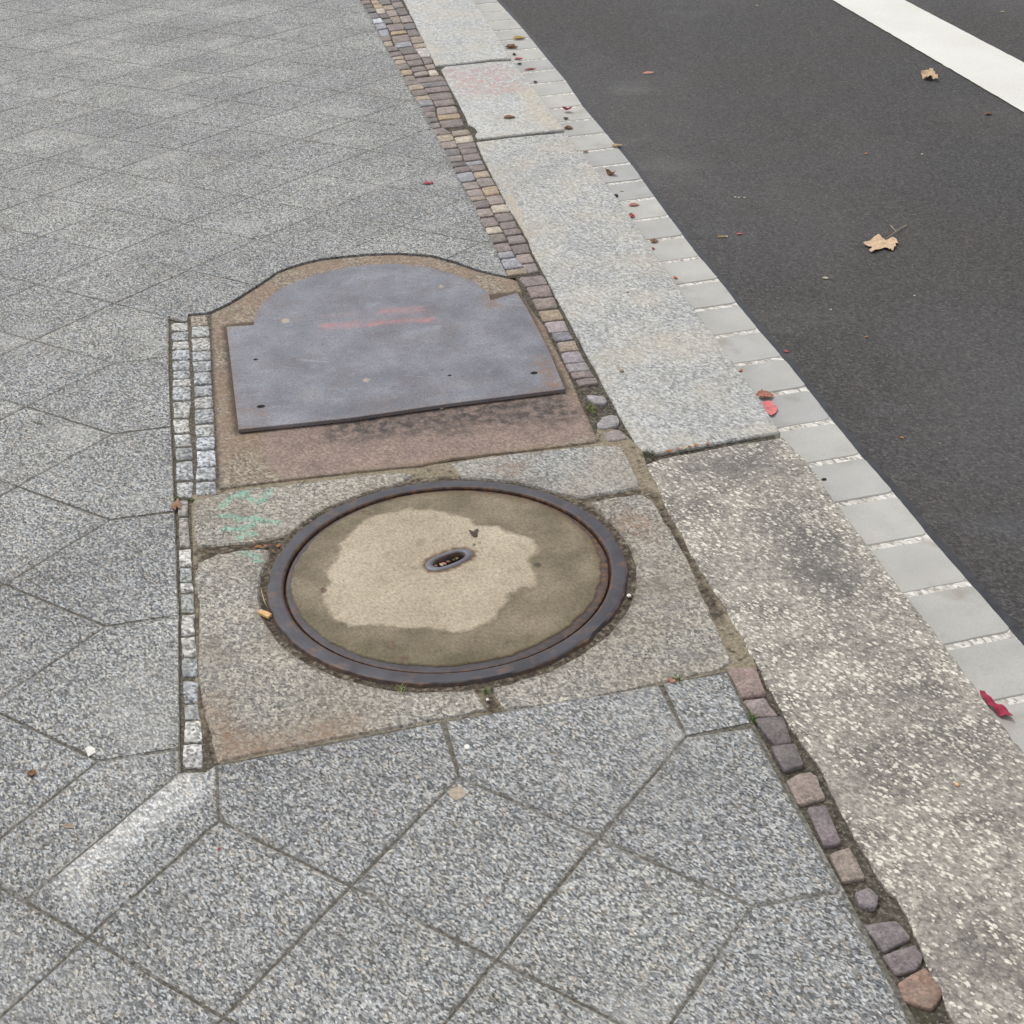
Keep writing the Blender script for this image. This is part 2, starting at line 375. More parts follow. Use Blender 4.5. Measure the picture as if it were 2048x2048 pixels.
def iron_mat(name, c0, c1, rustamt, r=.45):
    m = NT(name, r, .45, .25)
    c = m.ramp(m.noise(18, 5), [(.3, c0), (.7, c1)])
    c = m.mix(m.math('MULTIPLY', m.attr('rust'), m.rng(m.noise(40, 5), .3, .6, .25, 1)), c, m.ramp(m.noise(70, 4), [(.35, (.065, .035, .024)), (.65, (.22, .115, .055))]))
    c = m.mix(m.rng(m.noise(27, 5), .56, .70, 0, rustamt), c, (.15, .085, .055))
    return m.done(c, m.bump(m.noise(160, 5), .25, .0015), m.math('ADD', r, m.math('MULTIPLY', m.attr('rust'), .35)))
M_IRON = iron_mat('cast_iron', (.038, .037, .046), (.070, .068, .083), .65, .48)
M_IRON_SLOT = iron_mat('worn_iron', (.11, .11, .135), (.165, .165, .195), .4, .5)
def fill_mat():
    m = NT('cover_concrete', .8, .35)
    v = m.vec((1, .4, 1), GR)
    dry = m.ramp(m.noise(5, 5), [(.3, (.375, .31, .225)), (.7, (.50, .43, .325))])
    wet = m.ramp(m.noise(9, 6), [(.33, (.135, .112, .07)), (.5, (.20, .163, .108)), (.68, (.27, .222, .155))])
    wet = m.mix(m.math('MULTIPLY', m.mask('olive', .05, .05, 12), .55), wet, (.105, .092, .045))
    c = m.mix(m.mask('dry', .016, .006, 34), wet, dry)
    c = m.mix(m.math('MULTIPLY', m.mask('dry', .03, .015, 22, -.03), m.rng(m.noise(14, 5), .5, .68, 0, .3)), c, (.33, .27, .19))
    c = m.mix(1.0, c, m.ramp(m.noise(260, 3, v), [(.3, g(.72)), (.7, g(1.27))]), 'MULTIPLY')
    pit = m.math('MULTIPLY', m.rng(m.vor(95, out='Distance'), .11, .17, 1, 0), m.math('GREATER_THAN', m.sep(m.vor(95)), .62))
    c = m.mix(m.math('MULTIPLY', pit, .75), c, (.06, .05, .035))
    c = m.mix(m.math('MULTIPLY', m.mask('rim_dirt', .012, .008, 40), .6), c, (.13, .085, .045))
    crk = m.vor(9, m.vec((1, 1, 1), 0, (5, 2, 0)), 'Distance', 'DISTANCE_TO_EDGE')
    crk = m.math('ADD', crk, m.math('MULTIPLY', m.math('SUBTRACT', m.noise(40, 4), .5), .06))
    c = m.mix(m.math('MULTIPLY', m.rng(m.math('ABSOLUTE', crk), .0, .006, 1, 0), m.rng(m.noise(6, 3, m.vec((1, 1, 1), 0, (1, 7, 0))), .55, .62, 0, .35)), c, (.12, .10, .07))
    c = m.mix(m.rng(m.noise(30, 5), .56, .70, 0, .3), c, (.13, .105, .07))
    c = m.mix(m.mask('blot', .004, .002, 70), c, (.085, .07, .05))
    c = m.mix(m.math('MULTIPLY', m.mask('blotred', .006, .002, 70), m.rng(m.noise(90, 3), .4, .55, .2, .95)), c, (.13, .075, .055))
    c = m.mix(m.math('MULTIPLY', m.mask('slotrust', .012, .005, 70), .9), c, (.12, .062, .032))
    return m.done(c, m.bump(m.noise(320, 4, v), .4, .0015))
M_FILL = fill_mat()
def gutter_mat():
    m = NT('gutter_concrete', .8, .3)
    c = m.ramp(m.noise(8, 5), [(.3, (.415, .41, .395)), (.7, (.51, .50, .485))])
    c = m.mix(1.0, c, m.ramp(m.noise(420, 3, m.vec((1, .6, 1), GR)), [(.3, g(.9)), (.7, g(1.1))]), 'MULTIPLY')
    c = m.mix(1.0, c, m.ramp(m.attr('tone'), [(0, (.88, .89, .90)), (1, (1.08, 1.07, 1.03))]), 'MULTIPLY')
    c = m.mix(m.rng(m.noise(9.5, 4), .58, .76, 0, .5), c, (.27, .225, .18))
    c = m.mix(m.rng(m.noise(4, 4, m.vec((1, 1, 1), 0, (9, 1, 0))), .55, .7, 0, .3), c, (.50, .47, .41))
    c = m.mix(m.math('MULTIPLY', m.rng(m.vor(38, out='Distance'), .05, .09, 1, 0), m.math('GREATER_THAN', m.sep(m.vor(38)), .90)), c, (.13, .12, .11))
    return m.done(c, m.bump(m.noise(260, 4), .15, .001))
M_GUTTER = gutter_mat()
def gmortar_mat():
    m = NT('gutter_joint_mortar', .9, .2)
    r = m.vor(150, m.vec((1, .5, 1), GR)); c = m.ramp(m.sep(r), [(0, (.34, .31, .27)), (.35, (.58, .55, .50)), (.7, (.72, .69, .64)), (1, (.84, .82, .78))])
    c = m.mix(m.rng(m.noise(45, 4), .60, .70, 0, .8), c, (.22, .17, .13))
    return m.done(c, m.bump(m.noise(300, 3), .5, .002))
M_GMORTAR = gmortar_mat()
def asphalt_mat():
    m = NT('asphalt', .78, .4)
    v = m.vec((1.0, .62, 1.0), GR)
    a = m.sep(m.vor(190, v)); b = m.sep(m.vor(420, v), 1)
    val = m.math('ADD', m.math('MULTIPLY', a, .55), m.math('MULTIPLY', b, .45))
    c = m.ramp(val, [(0, g(.012)), (.3, (.030, .028, .028)), (.52, (.053, .050, .050)), (.8, (.080, .076, .075)), (1, (.15, .143, .138))])
    c = m.mix(m.rng(m.noise(1.1, 4), .4, .65, 0, .5), c, m.mix(1.0, c, (1.08, .96, .88), 'MULTIPLY'))
    dust = m.math('MULTIPLY', m.rng(m.noise(2.3, 5), .50, .72, 0, 1), m.mask('dust', .15, .12, 4))
    c = m.mix(1.0, c, g(1.12), 'MULTIPLY')
    c = m.mix(m.math('MULTIPLY', dust, .45), c, (.30, .28, .26))
    c = m.mix(m.rng(m.noise(.9, 5, m.vec((1, .5, 1), 0, (2, 2, 0))), .48, .68, 0, .13), c, (.22, .21, .205))
    c = m.mix(m.math('MULTIPLY', m.rng(m.vor(55, out='Distance'), .10, .15, 1, 0), m.math('GREATER_THAN', m.sep(m.vor(55)), .90)), c, (.24, .23, .22))
    c = m.mix(m.rng(m.noise(2.0, 2, m.vec((1, 1, 1), 0, (3, 1, 0))), .66, .74, 0, .18), c, (.13, .14, .165))
    return m.done(c, m.bump(m.math('ADD', a, m.noise(260, 4, v)), .7, .003))
M_ASPH = asphalt_mat()
def plain(name, c, r=.8, var=.12, sc=60, spec=.3, b=.2):
    m = NT(name, r, spec)
    k = m.ramp(m.noise(sc, 4), [(.3, g(1 - var)), (.7, g(1 + var))])
    return m.done(m.mix(1.0, tuple(c) + (1,), k, 'MULTIPLY'), m.bump(m.noise(sc * 4, 4), b, .001))
def paint_mat():
    m = NT('road_marking_paint', .6, .35)
    c = m.ramp(m.noise(3.5, 5), [(.3, (.70, .685, .63)), (.7, (.78, .765, .715))])
    c = m.mix(1.0, c, m.ramp(m.noise(200, 3, m.vec((1, .5, 1), GR)), [(.3, g(.9)), (.7, g(1.07))]), 'MULTIPLY')
    c = m.mix(m.math('MULTIPLY', m.rng(m.vor(26, out='Distance'), .04, .08, 1, 0), m.math('GREATER_THAN', m.sep(m.vor(26)), .8)), c, (.22, .21, .2))
    return m.done(c, m.bump(m.noise(150, 4), .4, .002))
M_PAINT = paint_mat()
M_BITUMEN = plain('bitumen_sealant', (.038, .040, .046), .55, .35, 40, .3)
M_GROUND = plain('subsoil', (.12, .10, .075), .95)


# ------------------------------------------------------------------ levels
ZG, ZR = -0.080, -0.083        # top of the gutter blocks, top of the asphalt

# ------------------------------------------------------------------ the road side of the setting
EDGE_A = [(1003, 0), (1042, 52), (1062, 76), (1098, 120), (1132, 160), (1168, 214), (1204, 256), (1259, 322), (1305, 385), (1338, 431), (1395, 507), (1437, 556),
          (1473, 603), (1516, 656), (1564, 711), (1612, 770), (1665, 838), (1723, 909), (1788, 983), (1859, 1070), (1937, 1159), (2026, 1262)]
edgeA = ats(EDGE_A, ZG); edgeA[0] = (1.492, edgeA[0][1])
edgeA = [(1.492, 40.0), (1.492, 14.0)] + edgeA + [(1.480, 1.6), (1.480, 0.2), (1.480, -25)]
def xA(y):
    for a, b in zip(edgeA, edgeA[1:]):
        if b[1] <= y <= a[1]: return a[0] + (b[0] - a[0]) * (y - a[1]) / (b[1] - a[1])
    return 1.48
# asphalt surface with a slightly ragged seam along the sealant
def xSeal(y): return xA(y) + 0.015 + .004 * nz(y, 0, 2.3, 3) + .003 * nz(y, 0, 14, 6)
ys = [-25, -8, -2] + [i * .03 for i in range(0, 330)] + [12, 20, 40]
road = [(xSeal(y), y) for y in ys] + [(80, 40), (80, -25)]
bm = bmesh.new()
xs_far = [1.7, 2.0, 2.5, 3.0, 3.6, 4.2, 5, 8, 20, 80]
rows = [[bm.verts.new((xSeal(y), y, ZR))] + [bm.verts.new((x, y, ZR)) for x in xs_far] for y in ys]
for a, b in zip(rows, rows[1:]):
    for i in range(len(a) - 1): bm.faces.new((a[i], a[i + 1], b[i + 1], b[i]))
road_o = tag(link('road', bm, M_ASPH), kind='structure')
dl = ats([(1160, 90), (1290, 180), (1360, 300), (1400, 420), (1500, 560), (1620, 640), (1500, 690), (1380, 480), (1250, 300), (1160, 160)], ZR)
set_attr(road_o, 'dust', lambda p: sdf(p, dl))
bm = bmesh.new()
v0 = [[bm.verts.new((xA(y) - .002, y, ZG - .002)) for y in ys], [bm.verts.new((xA(y) + .004, y, ZR + .0005)) for y in ys], [bm.verts.new((xSeal(y) + .003, y, ZR + .0022)) for y in ys]]
for a, b in zip(v0, v0[1:]):
    for i in range(len(ys) - 1): bm.faces.new((a[i], a[i + 1], b[i + 1], b[i]))
tag(link('bitumen_joint', bm, M_BITUMEN), kind='structure')
# painted line: two slightly ragged edges
ea, eb = ats([(1663, 0), (2048, 226)], ZR), ats([(1806, 0), (2048, 127)], ZR)
def lerpline(e, y): t = (y - e[0][1]) / (e[1][1] - e[0][1]); return e[0][0] + (e[1][0] - e[0][0]) * t
bm = bmesh.new(); yy = [i * .03 for i in range(-30, 500)]
L = [bm.verts.new((lerpline(ea, y) + .004 * nz(y, 1, 16, 2) + .003 * nz(y, 1, 45, 4), y, ZR + .004)) for y in yy]
R = [bm.verts.new((lerpline(eb, y) + .004 * nz(y, 2, 16, 8) + .003 * nz(y, 1, 45, 5), y, ZR + .004)) for y in yy]
for i in range(len(yy) - 1): bm.faces.new((L[i], R[i], R[i + 1], L[i + 1]))
tag(link('road_marking', bm, M_PAINT), kind='structure')
bm = sheet_bm([(-120, -60), (120, -60), (120, 200), (-120, 200)], -.30)
tag(link('ground', bm, M_GROUND), kind='structure')

# ------------------------------------------------------------------ gutter blocks in light mortar
gut = empty('gutter_strip', 1.39, 4.0, ZG)
tag(gut, 'strip of pale grey concrete gutter blocks with light mortar joints between kerb and asphalt', 'gutter')
bm = bmesh.new(); gy = [i * .05 for i in range(-10, 230)]
A_ = [bm.verts.new((1.24, y, ZG - .0025)) for y in gy]; B_ = [bm.verts.new((xA(y) - .001, y, ZG - .0025)) for y in gy]
for i in range(len(gy) - 1): bm.faces.new((A_[i], B_[i], B_[i + 1], A_[i + 1]))
link('mortar_joint', bm, M_GMORTAR, gut)
y = 2.312 - 7 * .1972; k = 0; rg = random.Random(3)
while y < 11.3:
    jw = .0105 + rg.uniform(-.001, .002); y0, y1 = y + jw, y + .1972 - jw
    a, b = 1.245, 1.245
    pts = [(a, y0 - .012), (xA(y0) - .001, y0 + .004), (xA(y1) - .001, y1 + .004), (b, y1 - .012)]
    # rounded outer corners, worn outline
    p0, p1, p2, p3 = [Vector(q) for q in pts]; r_ = .014
    outl = [tuple(p0), tuple(p1 + (p0 - p1).normalized() * r_), tuple(p1 + ((p0 - p1).normalized() + (p2 - p1).normalized()) * r_ * .3), tuple(p1 + (p2 - p1).normalized() * r_),
            tuple(p2 + (p1 - p2).normalized() * r_), tuple(p2 + ((p1 - p2).normalized() + (p3 - p2).normalized()) * r_ * .3), tuple(p2 + (p3 - p2).normalized() * r_), tuple(p3)]
    outl = rough(outl, .02, .0012, 30, k * 1.7)
    blk = link('gutter_block', slab_bm(outl, ZG + rg.uniform(-.001, .001), .05, .002), M_GUTTER, gut)
    tv = rg.random(); set_attr(blk, 'tone', lambda p: np.full(len(p), tv))
    y += .1972; k += 1

# ------------------------------------------------------------------ kerb stones
GKERB = 'kerbstones along the gutter'
def stone_obj(name, px, label, cat, mat, attrs={}, group=None, z=0.0, thick=.22, step=.02, amp=.002, cut=.025, bevel=.004, pts=None):
    outl = pts if pts else ats(px, z)
    outl = rough(outl, step, amp, 30, len(COL.objects) * .37)
    cx = sum(a[0] for a in outl) / len(outl); cy = sum(a[1] for a in outl) / len(outl)
    o = link(name, slab_bm(outl, z, thick, bevel, cut), mat)
    for k_, f in attrs.items(): set_attr(o, k_, f)
    # origin at the base of the thing
    o.data.transform(Matrix.Translation((-cx, -cy, -z))); o.location = (cx, cy, z)
    return tag(o, label, cat, group)
def mins(*a): return np.minimum.reduce(a)
FAR = lambda p: np.full(len(p), 9.0)
def sd(px, z=0.0):
    q = ats(px, z); return lambda p: sdf(p, q)
def sdl(lines, wd, z=0.0):
    ls = [ats(l, z) for l in lines]
    return lambda p: np.min([sdf(p, l, False) for l in ls], axis=0) - wd
K_NONE = {'pink': FAR, 'ochre': FAR, 'cement': FAR}
stone_obj('kerb_stone', [(684, -220), (784, -220), (946, 0), (985, 55), (1022, 116), (985, 118), (940, 124), (872, 131), (845, 78), (808, 0)],
          'pale grey granite kerbstone farthest up the kerb, above the one with pink paint traces', 'kerbstone', M_KERB_FAR, K_NONE, GKERB, cut=.1)
stone_obj('kerb_stone', [(882, 138), (893, 161), (905, 182), (916, 203), (932, 234), (936, 247), (950, 254), (955, 262), (950, 270), (956, 277), (1040, 268), (1129, 258), (1066, 172), (1024, 122), (985, 123), (940, 128), (890, 133)],
          'chipped granite kerbstone with faded pink paint traces and an ochre stained edge', 'kerbstone', M_KERB_FAR,
          {'pink': sd([(885, 138), (1010, 128), (1060, 180), (1010, 190), (930, 190), (900, 165)]), 'ochre': sd([(1045, 190), (1066, 172), (1129, 256), (1095, 258), (1050, 220)]), 'cement': FAR}, GKERB)
stone_obj('kerb_stone', [(953, 284), (967, 317), (985, 353), (1002, 385), (1016, 413), (1038, 447), (1055, 478), (1065, 504), (1080, 531), (1096, 561), (1111, 591), (1135, 634), (1154, 670), (1172, 705), (1197, 750), (1208, 772),
                         (1227, 806), (1250, 850), (1271, 884), (1284, 899), (1313, 906), (1400, 891), (1500, 873), (1561, 863), (1518, 795), (1435, 680), (1350, 565), (1266, 438), (1200, 350), (1132, 265), (1040, 273)],
          'long pale granite kerbstone beside the steel plate with a cement smear on its left edge', 'kerbstone', M_KERB,
          {'pink': FAR, 'ochre': FAR, 'cement': sd([(1002, 385), (1024, 388), (1042, 420), (1050, 455), (1058, 480), (1070, 540), (1090, 545), (1060, 500), (1040, 450), (1020, 413)])}, GKERB)
stone_obj('kerb_stone', [(1290, 928), (1321, 917), (1400, 902), (1500, 884), (1565, 873), (1616, 925), (1678, 1012), (1737, 1090), (1815, 1193), (1895, 1295), (1960, 1388), (2048, 1504), (2110, 1580), (2110, 2260), (2020, 2220),
                         (1906, 2036), (1855, 1928), (1815, 1830), (1761, 1754), (1712, 1674), (1669, 1594), (1641, 1536), (1609, 1493), (1567, 1428), (1535, 1366), (1500, 1303), (1479, 1264), (1432, 1186), (1396, 1129), (1362, 1065), (1334, 1016), (1311, 960)],
          'brown exposed aggregate kerb slab with cream pebbles, nearest the camera', 'kerbstone', M_AGG, {'worn': lambda p: mins(sdf(p, ats([(1340, 925), (1440, 905), (1545, 885), (1560, 930), (1500, 960), (1420, 950), (1360, 960)])), sdf(p, ats([(1480, 1000), (1570, 960), (1700, 1090), (1760, 1200), (1690, 1260), (1600, 1170)])) + .01, sdf(p, ats([(1720, 1290), (1800, 1260), (1900, 1400), (1980, 1500), (2040, 1640), (1990, 1680), (1900, 1560), (1800, 1440)])) + .02)}, GKERB, amp=.004, cut=.1)

kb = [(.80, 16)] + [at(*p) for p in ((684, -220), (806, 0), (878, 133), (945, 262), (985, 350), (1062, 500), (1154, 668), (1250, 850), (1290, 915), (1362, 1063), (1479, 1262), (1609, 1491), (1761, 1752), (1906, 2036))] + [(1.0, .5), (1.24, .5), (1.24, 16)]
tag(link('kerb_bedding', sheet_bm(kb, -.0095), M_SOIL), kind='structure')
# ------------------------------------------------------------------ manhole
MC = (0.331, 2.715); MR = 0.3985
def arc(px0, px1, r, n=14, cw=False):
    a0 = math.atan2(*(at(*px0)[i] - MC[i] for i in (1, 0))); a1 = math.atan2(*(at(*px1)[i] - MC[i] for i in (1, 0)))
    if cw:
        while a1 > a0: a1 -= 2 * math.pi
    else:
        while a1 < a0: a1 += 2 * math.pi
    return [(MC[0] + r * math.cos(a0 + (a1 - a0) * i / n), MC[1] + r * math.sin(a0 + (a1 - a0) * i / n)) for i in range(n + 1)]
def ring_dist(p): return np.abs(np.linalg.norm(p - np.array(MC), axis=1) - MR) - .018
gl = [[(440, 1015), (470, 992), (488, 984), (500, 998), (515, 1006), (530, 995), (541, 980)], [(442, 1032), (462, 1030), (480, 1040), (505, 1036), (530, 1042), (556, 1044)],
      [(452, 1056), (468, 1060), (500, 1052), (515, 1046)], [(478, 1078), (492, 1066), (508, 1070)], [(484, 1106), (512, 1112), (516, 1122)]]
green = sdl(gl, .009)
GF = 'stone slabs framing the manhole'
s1 = ats([(387, 1000), (431, 989), (503, 974), (549, 972), (640, 961), (726, 950), (790, 944), (832, 948)]) + arc((800, 968), (575, 1068), MR + .014, 16) + ats([(556, 1074), (522, 1082), (488, 1086), (440, 1090), (399, 1093), (391, 1082), (387, 1040)])
stone_obj('frame_slab', None, 'speckled stone slab with green spray paint marks, upper left of the manhole', 'stone slab', M_FRAME,
          {'green': green, 'ring_dirt': ring_dist, 'rusty': FAR}, GF, pts=s1, cut=.012, thick=.1, amp=.003)
s2 = ats([(905, 925), (960, 915), (1052, 904), (1125, 896), (1192, 891), (1243, 891), (1258, 919), (1279, 964), (1276, 974), (1225, 985), (1156, 995)]) + arc((1120, 985), (925, 948), MR + .014, 12, False)
stone_obj('frame_slab', None, 'light grey stone slab above the right half of the manhole, below the rusty panel', 'stone slab', M_FRAME_GREY,
          {'green': FAR, 'ring_dirt': ring_dist, 'rusty': sd([(1010, 925), (1050, 925), (1040, 950), (1015, 948)])}, GF, pts=s2, cut=.02, thick=.1, amp=.003)
s3 = ats([(1180, 1003), (1235, 993), (1285, 988), (1307, 1001), (1326, 1036), (1364, 1096), (1383, 1137), (1405, 1189), (1424, 1233), (1440, 1264), (1449, 1290), (1466, 1322), (1437, 1339), (1380, 1352), (1324, 1364), (1250, 1381), (1193, 1395), (1100, 1408), (1009, 1417), (990, 1390)]) + arc((990, 1384), (1215, 1035), MR + .018, 26, False)
stone_obj('frame_slab', None, 'brownish speckled stone slab wrapped round the right side of the manhole', 'stone slab', M_FRAME,
          {'green': FAR, 'ring_dirt': ring_dist, 'rusty': sd([(1245, 1015), (1320, 1050), (1300, 1075), (1240, 1060)])}, GF, pts=s3, cut=.02, thick=.1, amp=.004)
s4 = ats([(400, 1122), (435, 1108), (478, 1100), (518, 1097), (536, 1100), (541, 1116)]) + arc((522, 1130), (950, 1396), MR + .016, 30, False) + ats([(962, 1392), (974, 1417), (930, 1430), (882, 1438), (760, 1460), (650, 1481), (540, 1503), (437, 1524), (426, 1493), (409, 1420), (396, 1348), (397, 1259), (398, 1200), (391, 1143)])
stone_obj('frame_slab', None, 'large ochre stained stone slab wrapped round the lower left of the manhole', 'stone slab', M_FRAME,
          {'green': green, 'ring_dirt': ring_dist, 'rusty': lambda p: np.minimum(sdf(p, ats([(415, 1400), (437, 1524), (700, 1472), (700, 1440), (500, 1480), (450, 1440)])), 9)}, GF, pts=s4, cut=.015, thick=.1, amp=.004)

mf = empty('manhole_ring', MC[0], MC[1]); tag(mf, 'round dark cast iron manhole ring with rusty inner seam set among stone slabs', 'manhole ring')
def ring_obj(name, prof, mat, parent, seg=180, jitter=None, rust=None):
    """profile = list of (radius, z); jitter(angle, index) moves the radius"""
    bm = bmesh.new(); rings = []
    for k_, (r_, z_) in enumerate(prof):
        rr = []
        for i in range(seg):
            a = 2 * math.pi * i / seg; r2 = r_ + (jitter(a, k_) if jitter else 0)
            rr.append(bm.verts.new((MC[0] + r2 * math.cos(a), MC[1] + r2 * math.sin(a), z_)))
        rings.append(rr)
    for a, b in zip(rings, rings[1:]):
        for i in range(seg): bm.faces.new((a[i], a[(i + 1) % seg], b[(i + 1) % seg], b[i]))
    o = link(name, bm, mat, parent, smooth=False)
    set_attr(o, 'rust', rust or (lambda p: np.zeros(len(p))))
    return o
def fr_rust(p):
    r = np.linalg.norm(p - np.array(MC), axis=1)
    return np.clip(1 - np.minimum(np.abs(r - .3605) / .006, np.abs(r - (MR - .001)) / .006), 0, 1)
def outer_j(a, k):
    if k > 2: return 0
    x, y = math.cos(a) * 3, math.sin(a) * 3
    return .0035 * nz(x, y, 4, 1) - max(0, .008 * nz(x, y, 3.2, 4)) * (1 if math.sin(a) < .2 else .4)
ring_obj('outer_ring', [(MR + .001, -.05), (MR + .001, -.006), (MR - .003, .003), (MR - .008, .0045), (MR - .02, .005), (.366, .005), (.3625, .004), (.3605, .0015), (.3600, -.012)], M_IRON, mf, 240, outer_j, fr_rust)
ring_obj('seat_ring', [(.3598, -.011), (.3560, -.0105), (.3560, -.03)], M_IRON, mf, 180, None, lambda p: np.ones(len(p)))
mcv = empty('manhole_cover', MC[0], MC[1]); tag(mcv, 'round concrete filled manhole cover, pale dry patch inside a damp olive border', 'manhole cover')
def in_rust(p):
    a = np.arctan2(p[:, 1] - MC[1], p[:, 0] - MC[0]); r = np.linalg.norm(p - np.array(MC), axis=1)
    return np.clip(.22 + np.cos(a - .25) * .5, .15, .7) + np.clip(1 - np.abs(r - .356) / .004, 0, 1) * .8
ring_obj('cover_rim', [(.3565, -.04), (.3560, -.005), (.3545, -.0005), (.3500, .0002), (.325, .0002)], M_IRON, mcv, 180, None, in_rust)
# concrete disc with ragged edge overlapping the rim
bm = bmesh.new(); seg = 260; SX, SY = at(898, 1122); sa = math.atan2(at(942, 1105)[1] - at(853, 1140)[1], at(942, 1105)[0] - at(853, 1140)[0])
def fill_r(a):
    x, y = math.cos(a) * 3, math.sin(a) * 3
    w0 = .3405 + .008 * max(0, math.sin(a)) - .006 * max(0, -math.sin(a) * .9)
    return w0 + .0055 * nz(x, y, 1.6, 2) + .004 * nz(x, y, 5, 7) + .003 * nz(x, y, 13, 3)
pts = [(MC[0] + fill_r(2 * math.pi * i / seg) * math.cos(2 * math.pi * i / seg), MC[1] + fill_r(2 * math.pi * i / seg) * math.sin(2 * math.pi * i / seg)) for i in range(seg)]
def oval(ax, by, n=36, jit=0.0):
    out = []
    for i in range(n):
        t = 2 * math.pi * i / n; ct, st = math.cos(t), math.sin(t)
        # stadium-like oval
        u = ax * math.copysign(abs(ct) ** .82, ct); v_ = by * math.copysign(abs(st) ** .82, st)
        u *= 1 + jit * nz(ct * 2, st * 2, 2, 5)
        out.append((SX + u * math.cos(sa) - v_ * math.sin(sa), SY + u * math.sin(sa) + v_ * math.cos(sa)))
    return out
OA, OB, IA, IB = .0600, .0318, .0405, .0165
hole = oval(OA - .004, OB - .004)
Tv = [bm.verts.new((x, y, .0032)) for x, y in offset(pts, .003)]; Mv = [bm.verts.new((x, y, .0012)) for x, y in pts]; Bv = [bm.verts.new((x, y, -.006)) for x, y in pts]
for i in range(seg):
    j = (i + 1) % seg; bm.faces.new((Mv[i], Mv[j], Tv[j], Tv[i])); bm.faces.new((Bv[i], Bv[j], Mv[j], Mv[i]))
Hv = [bm.verts.new((x, y, .0032)) for x, y in hole]; Hb = [bm.verts.new((x, y, -.03)) for x, y in hole]
edges = [bm.edges.get((Tv[i], Tv[(i + 1) % seg])) for i in range(seg)] + [bm.edges.new((Hv[i], Hv[(i + 1) % 36])) for i in range(36)]
bmesh.ops.triangle_fill(bm, edges=edges, use_beauty=True)
for i in range(36): j = (i + 1) % 36; bm.faces.new((Hv[i], Hv[j], Hb[j], Hb[i]))
grid_cut(bm, .009, MC[0] - .35, MC[0] + .35, MC[1] - .35, MC[1] + .35)
fill = link('concrete_fill', bm, M_FILL, mcv)
set_attr(fill, 'dry', sd([(819, 1019), (889, 1026), (936, 1040), (954, 1054), (996, 1054), (1019, 1068), (1066, 1082), (1075, 1105), (1052, 1124), (1073, 1161), (1066, 1175), (1038, 1178), (1019, 1189), (1001, 1222), (978, 1245),
                          (922, 1268), (866, 1261), (801, 1257), (745, 1252), (698, 1254), (665, 1236), (651, 1208), (640, 1194), (661, 1171), (654, 1143), (679, 1115), (679, 1091), (703, 1068), (726, 1045), (763, 1031), (796, 1026)]))
rim_ = lambda p: .335 - np.linalg.norm(p - np.array(MC), axis=1)
set_attr(fill, 'olive', lambda p: np.minimum(rim_(p) - .02, 1) * 1.0 + .35 * (p[:, 1] - MC[1] + .25) + .15 * (p[:, 0] - MC[0] + .1))
set_attr(fill, 'rim_dirt', lambda p: rim_(p) - .004 + .03 * np.clip(-(p[:, 0] - MC[0]) / .35, 0, 1))
set_attr(fill, 'blot', lambda p: np.minimum.reduce([sdf(p, ats([(1066, 1131), (1072, 1126), (1082, 1131), (1080, 1137), (1072, 1139)])), sdf(p, ats([(945, 1090), (951, 1088), (953, 1094), (947, 1096)])), sdf(p, ats([(972, 1094), (978, 1096), (981, 1104), (975, 1100)])), sdf(p, ats([(958, 1085), (961, 1086), (962, 1091), (958, 1090)])), sdf(p, ats([(1205, 1140), (1213, 1143), (1212, 1150), (1206, 1148)]))]))
set_attr(fill, 'blotred', lambda p: np.minimum.reduce([sdf(p, ats([(640, 1180), (648, 1176), (655, 1182), (649, 1191), (642, 1187)])), sdf(p, ats([(768, 1291), (785, 1284), (800, 1294), (790, 1303), (775, 1302)])), sdf(p, ats([(798, 1318), (808, 1311), (820, 1320), (810, 1330), (800, 1327)])), sdf(p, ats([(712, 1018), (722, 1010), (728, 1020), (744, 1028), (742, 1034), (722, 1026)]))]))
set_attr(fill, 'slotrust', lambda p: sdf(p, oval(OA + .005, OB + .006)))
# raised oval collar round the lifting slot
bm = bmesh.new(); prof = [(OA, OB, .002), (OA - .003, OB - .003, .0045), (OA - .009, OB - .008, .0060), (IA + .004, IB + .004, .0055), (IA, IB, .0030), (IA - .001, IB - .0008, -.005), (IA - .0015, IB - .001, -.028)]
rr = [[bm.verts.new((x, y, z_)) for x, y in oval(a_, b_, 48, .04)] for a_, b_, z_ in prof]
for a, b in zip(rr, rr[1:]):
    for i in range(48): bm.faces.new((a[i], a[(i + 1) % 48], b[(i + 1) % 48], b[i]))
o = link('slot_collar', bm, M_IRON_SLOT, mcv, smooth=True)
inn, out_ = oval(IA, IB, 48), oval(OA, OB, 48)
set_attr(o, 'rust', lambda p: np.clip(1 - np.minimum(np.abs(sdf(p, inn)) / .003, np.abs(sdf(p, out_)) / .003), 0, 1))
bm = sheet_bm(oval(IA, IB), -.026, .004)
for v in bm.verts: v.co.z += .006 * nz(v.co.x, v.co.y, 160, 2)
M_DEBRIS = soil('slot_dirt', (.008, .006, .004), (.02, .013, .009), (.07, .045, .026), 240)
link('slot_dirt', bm, M_DEBRIS, mcv)

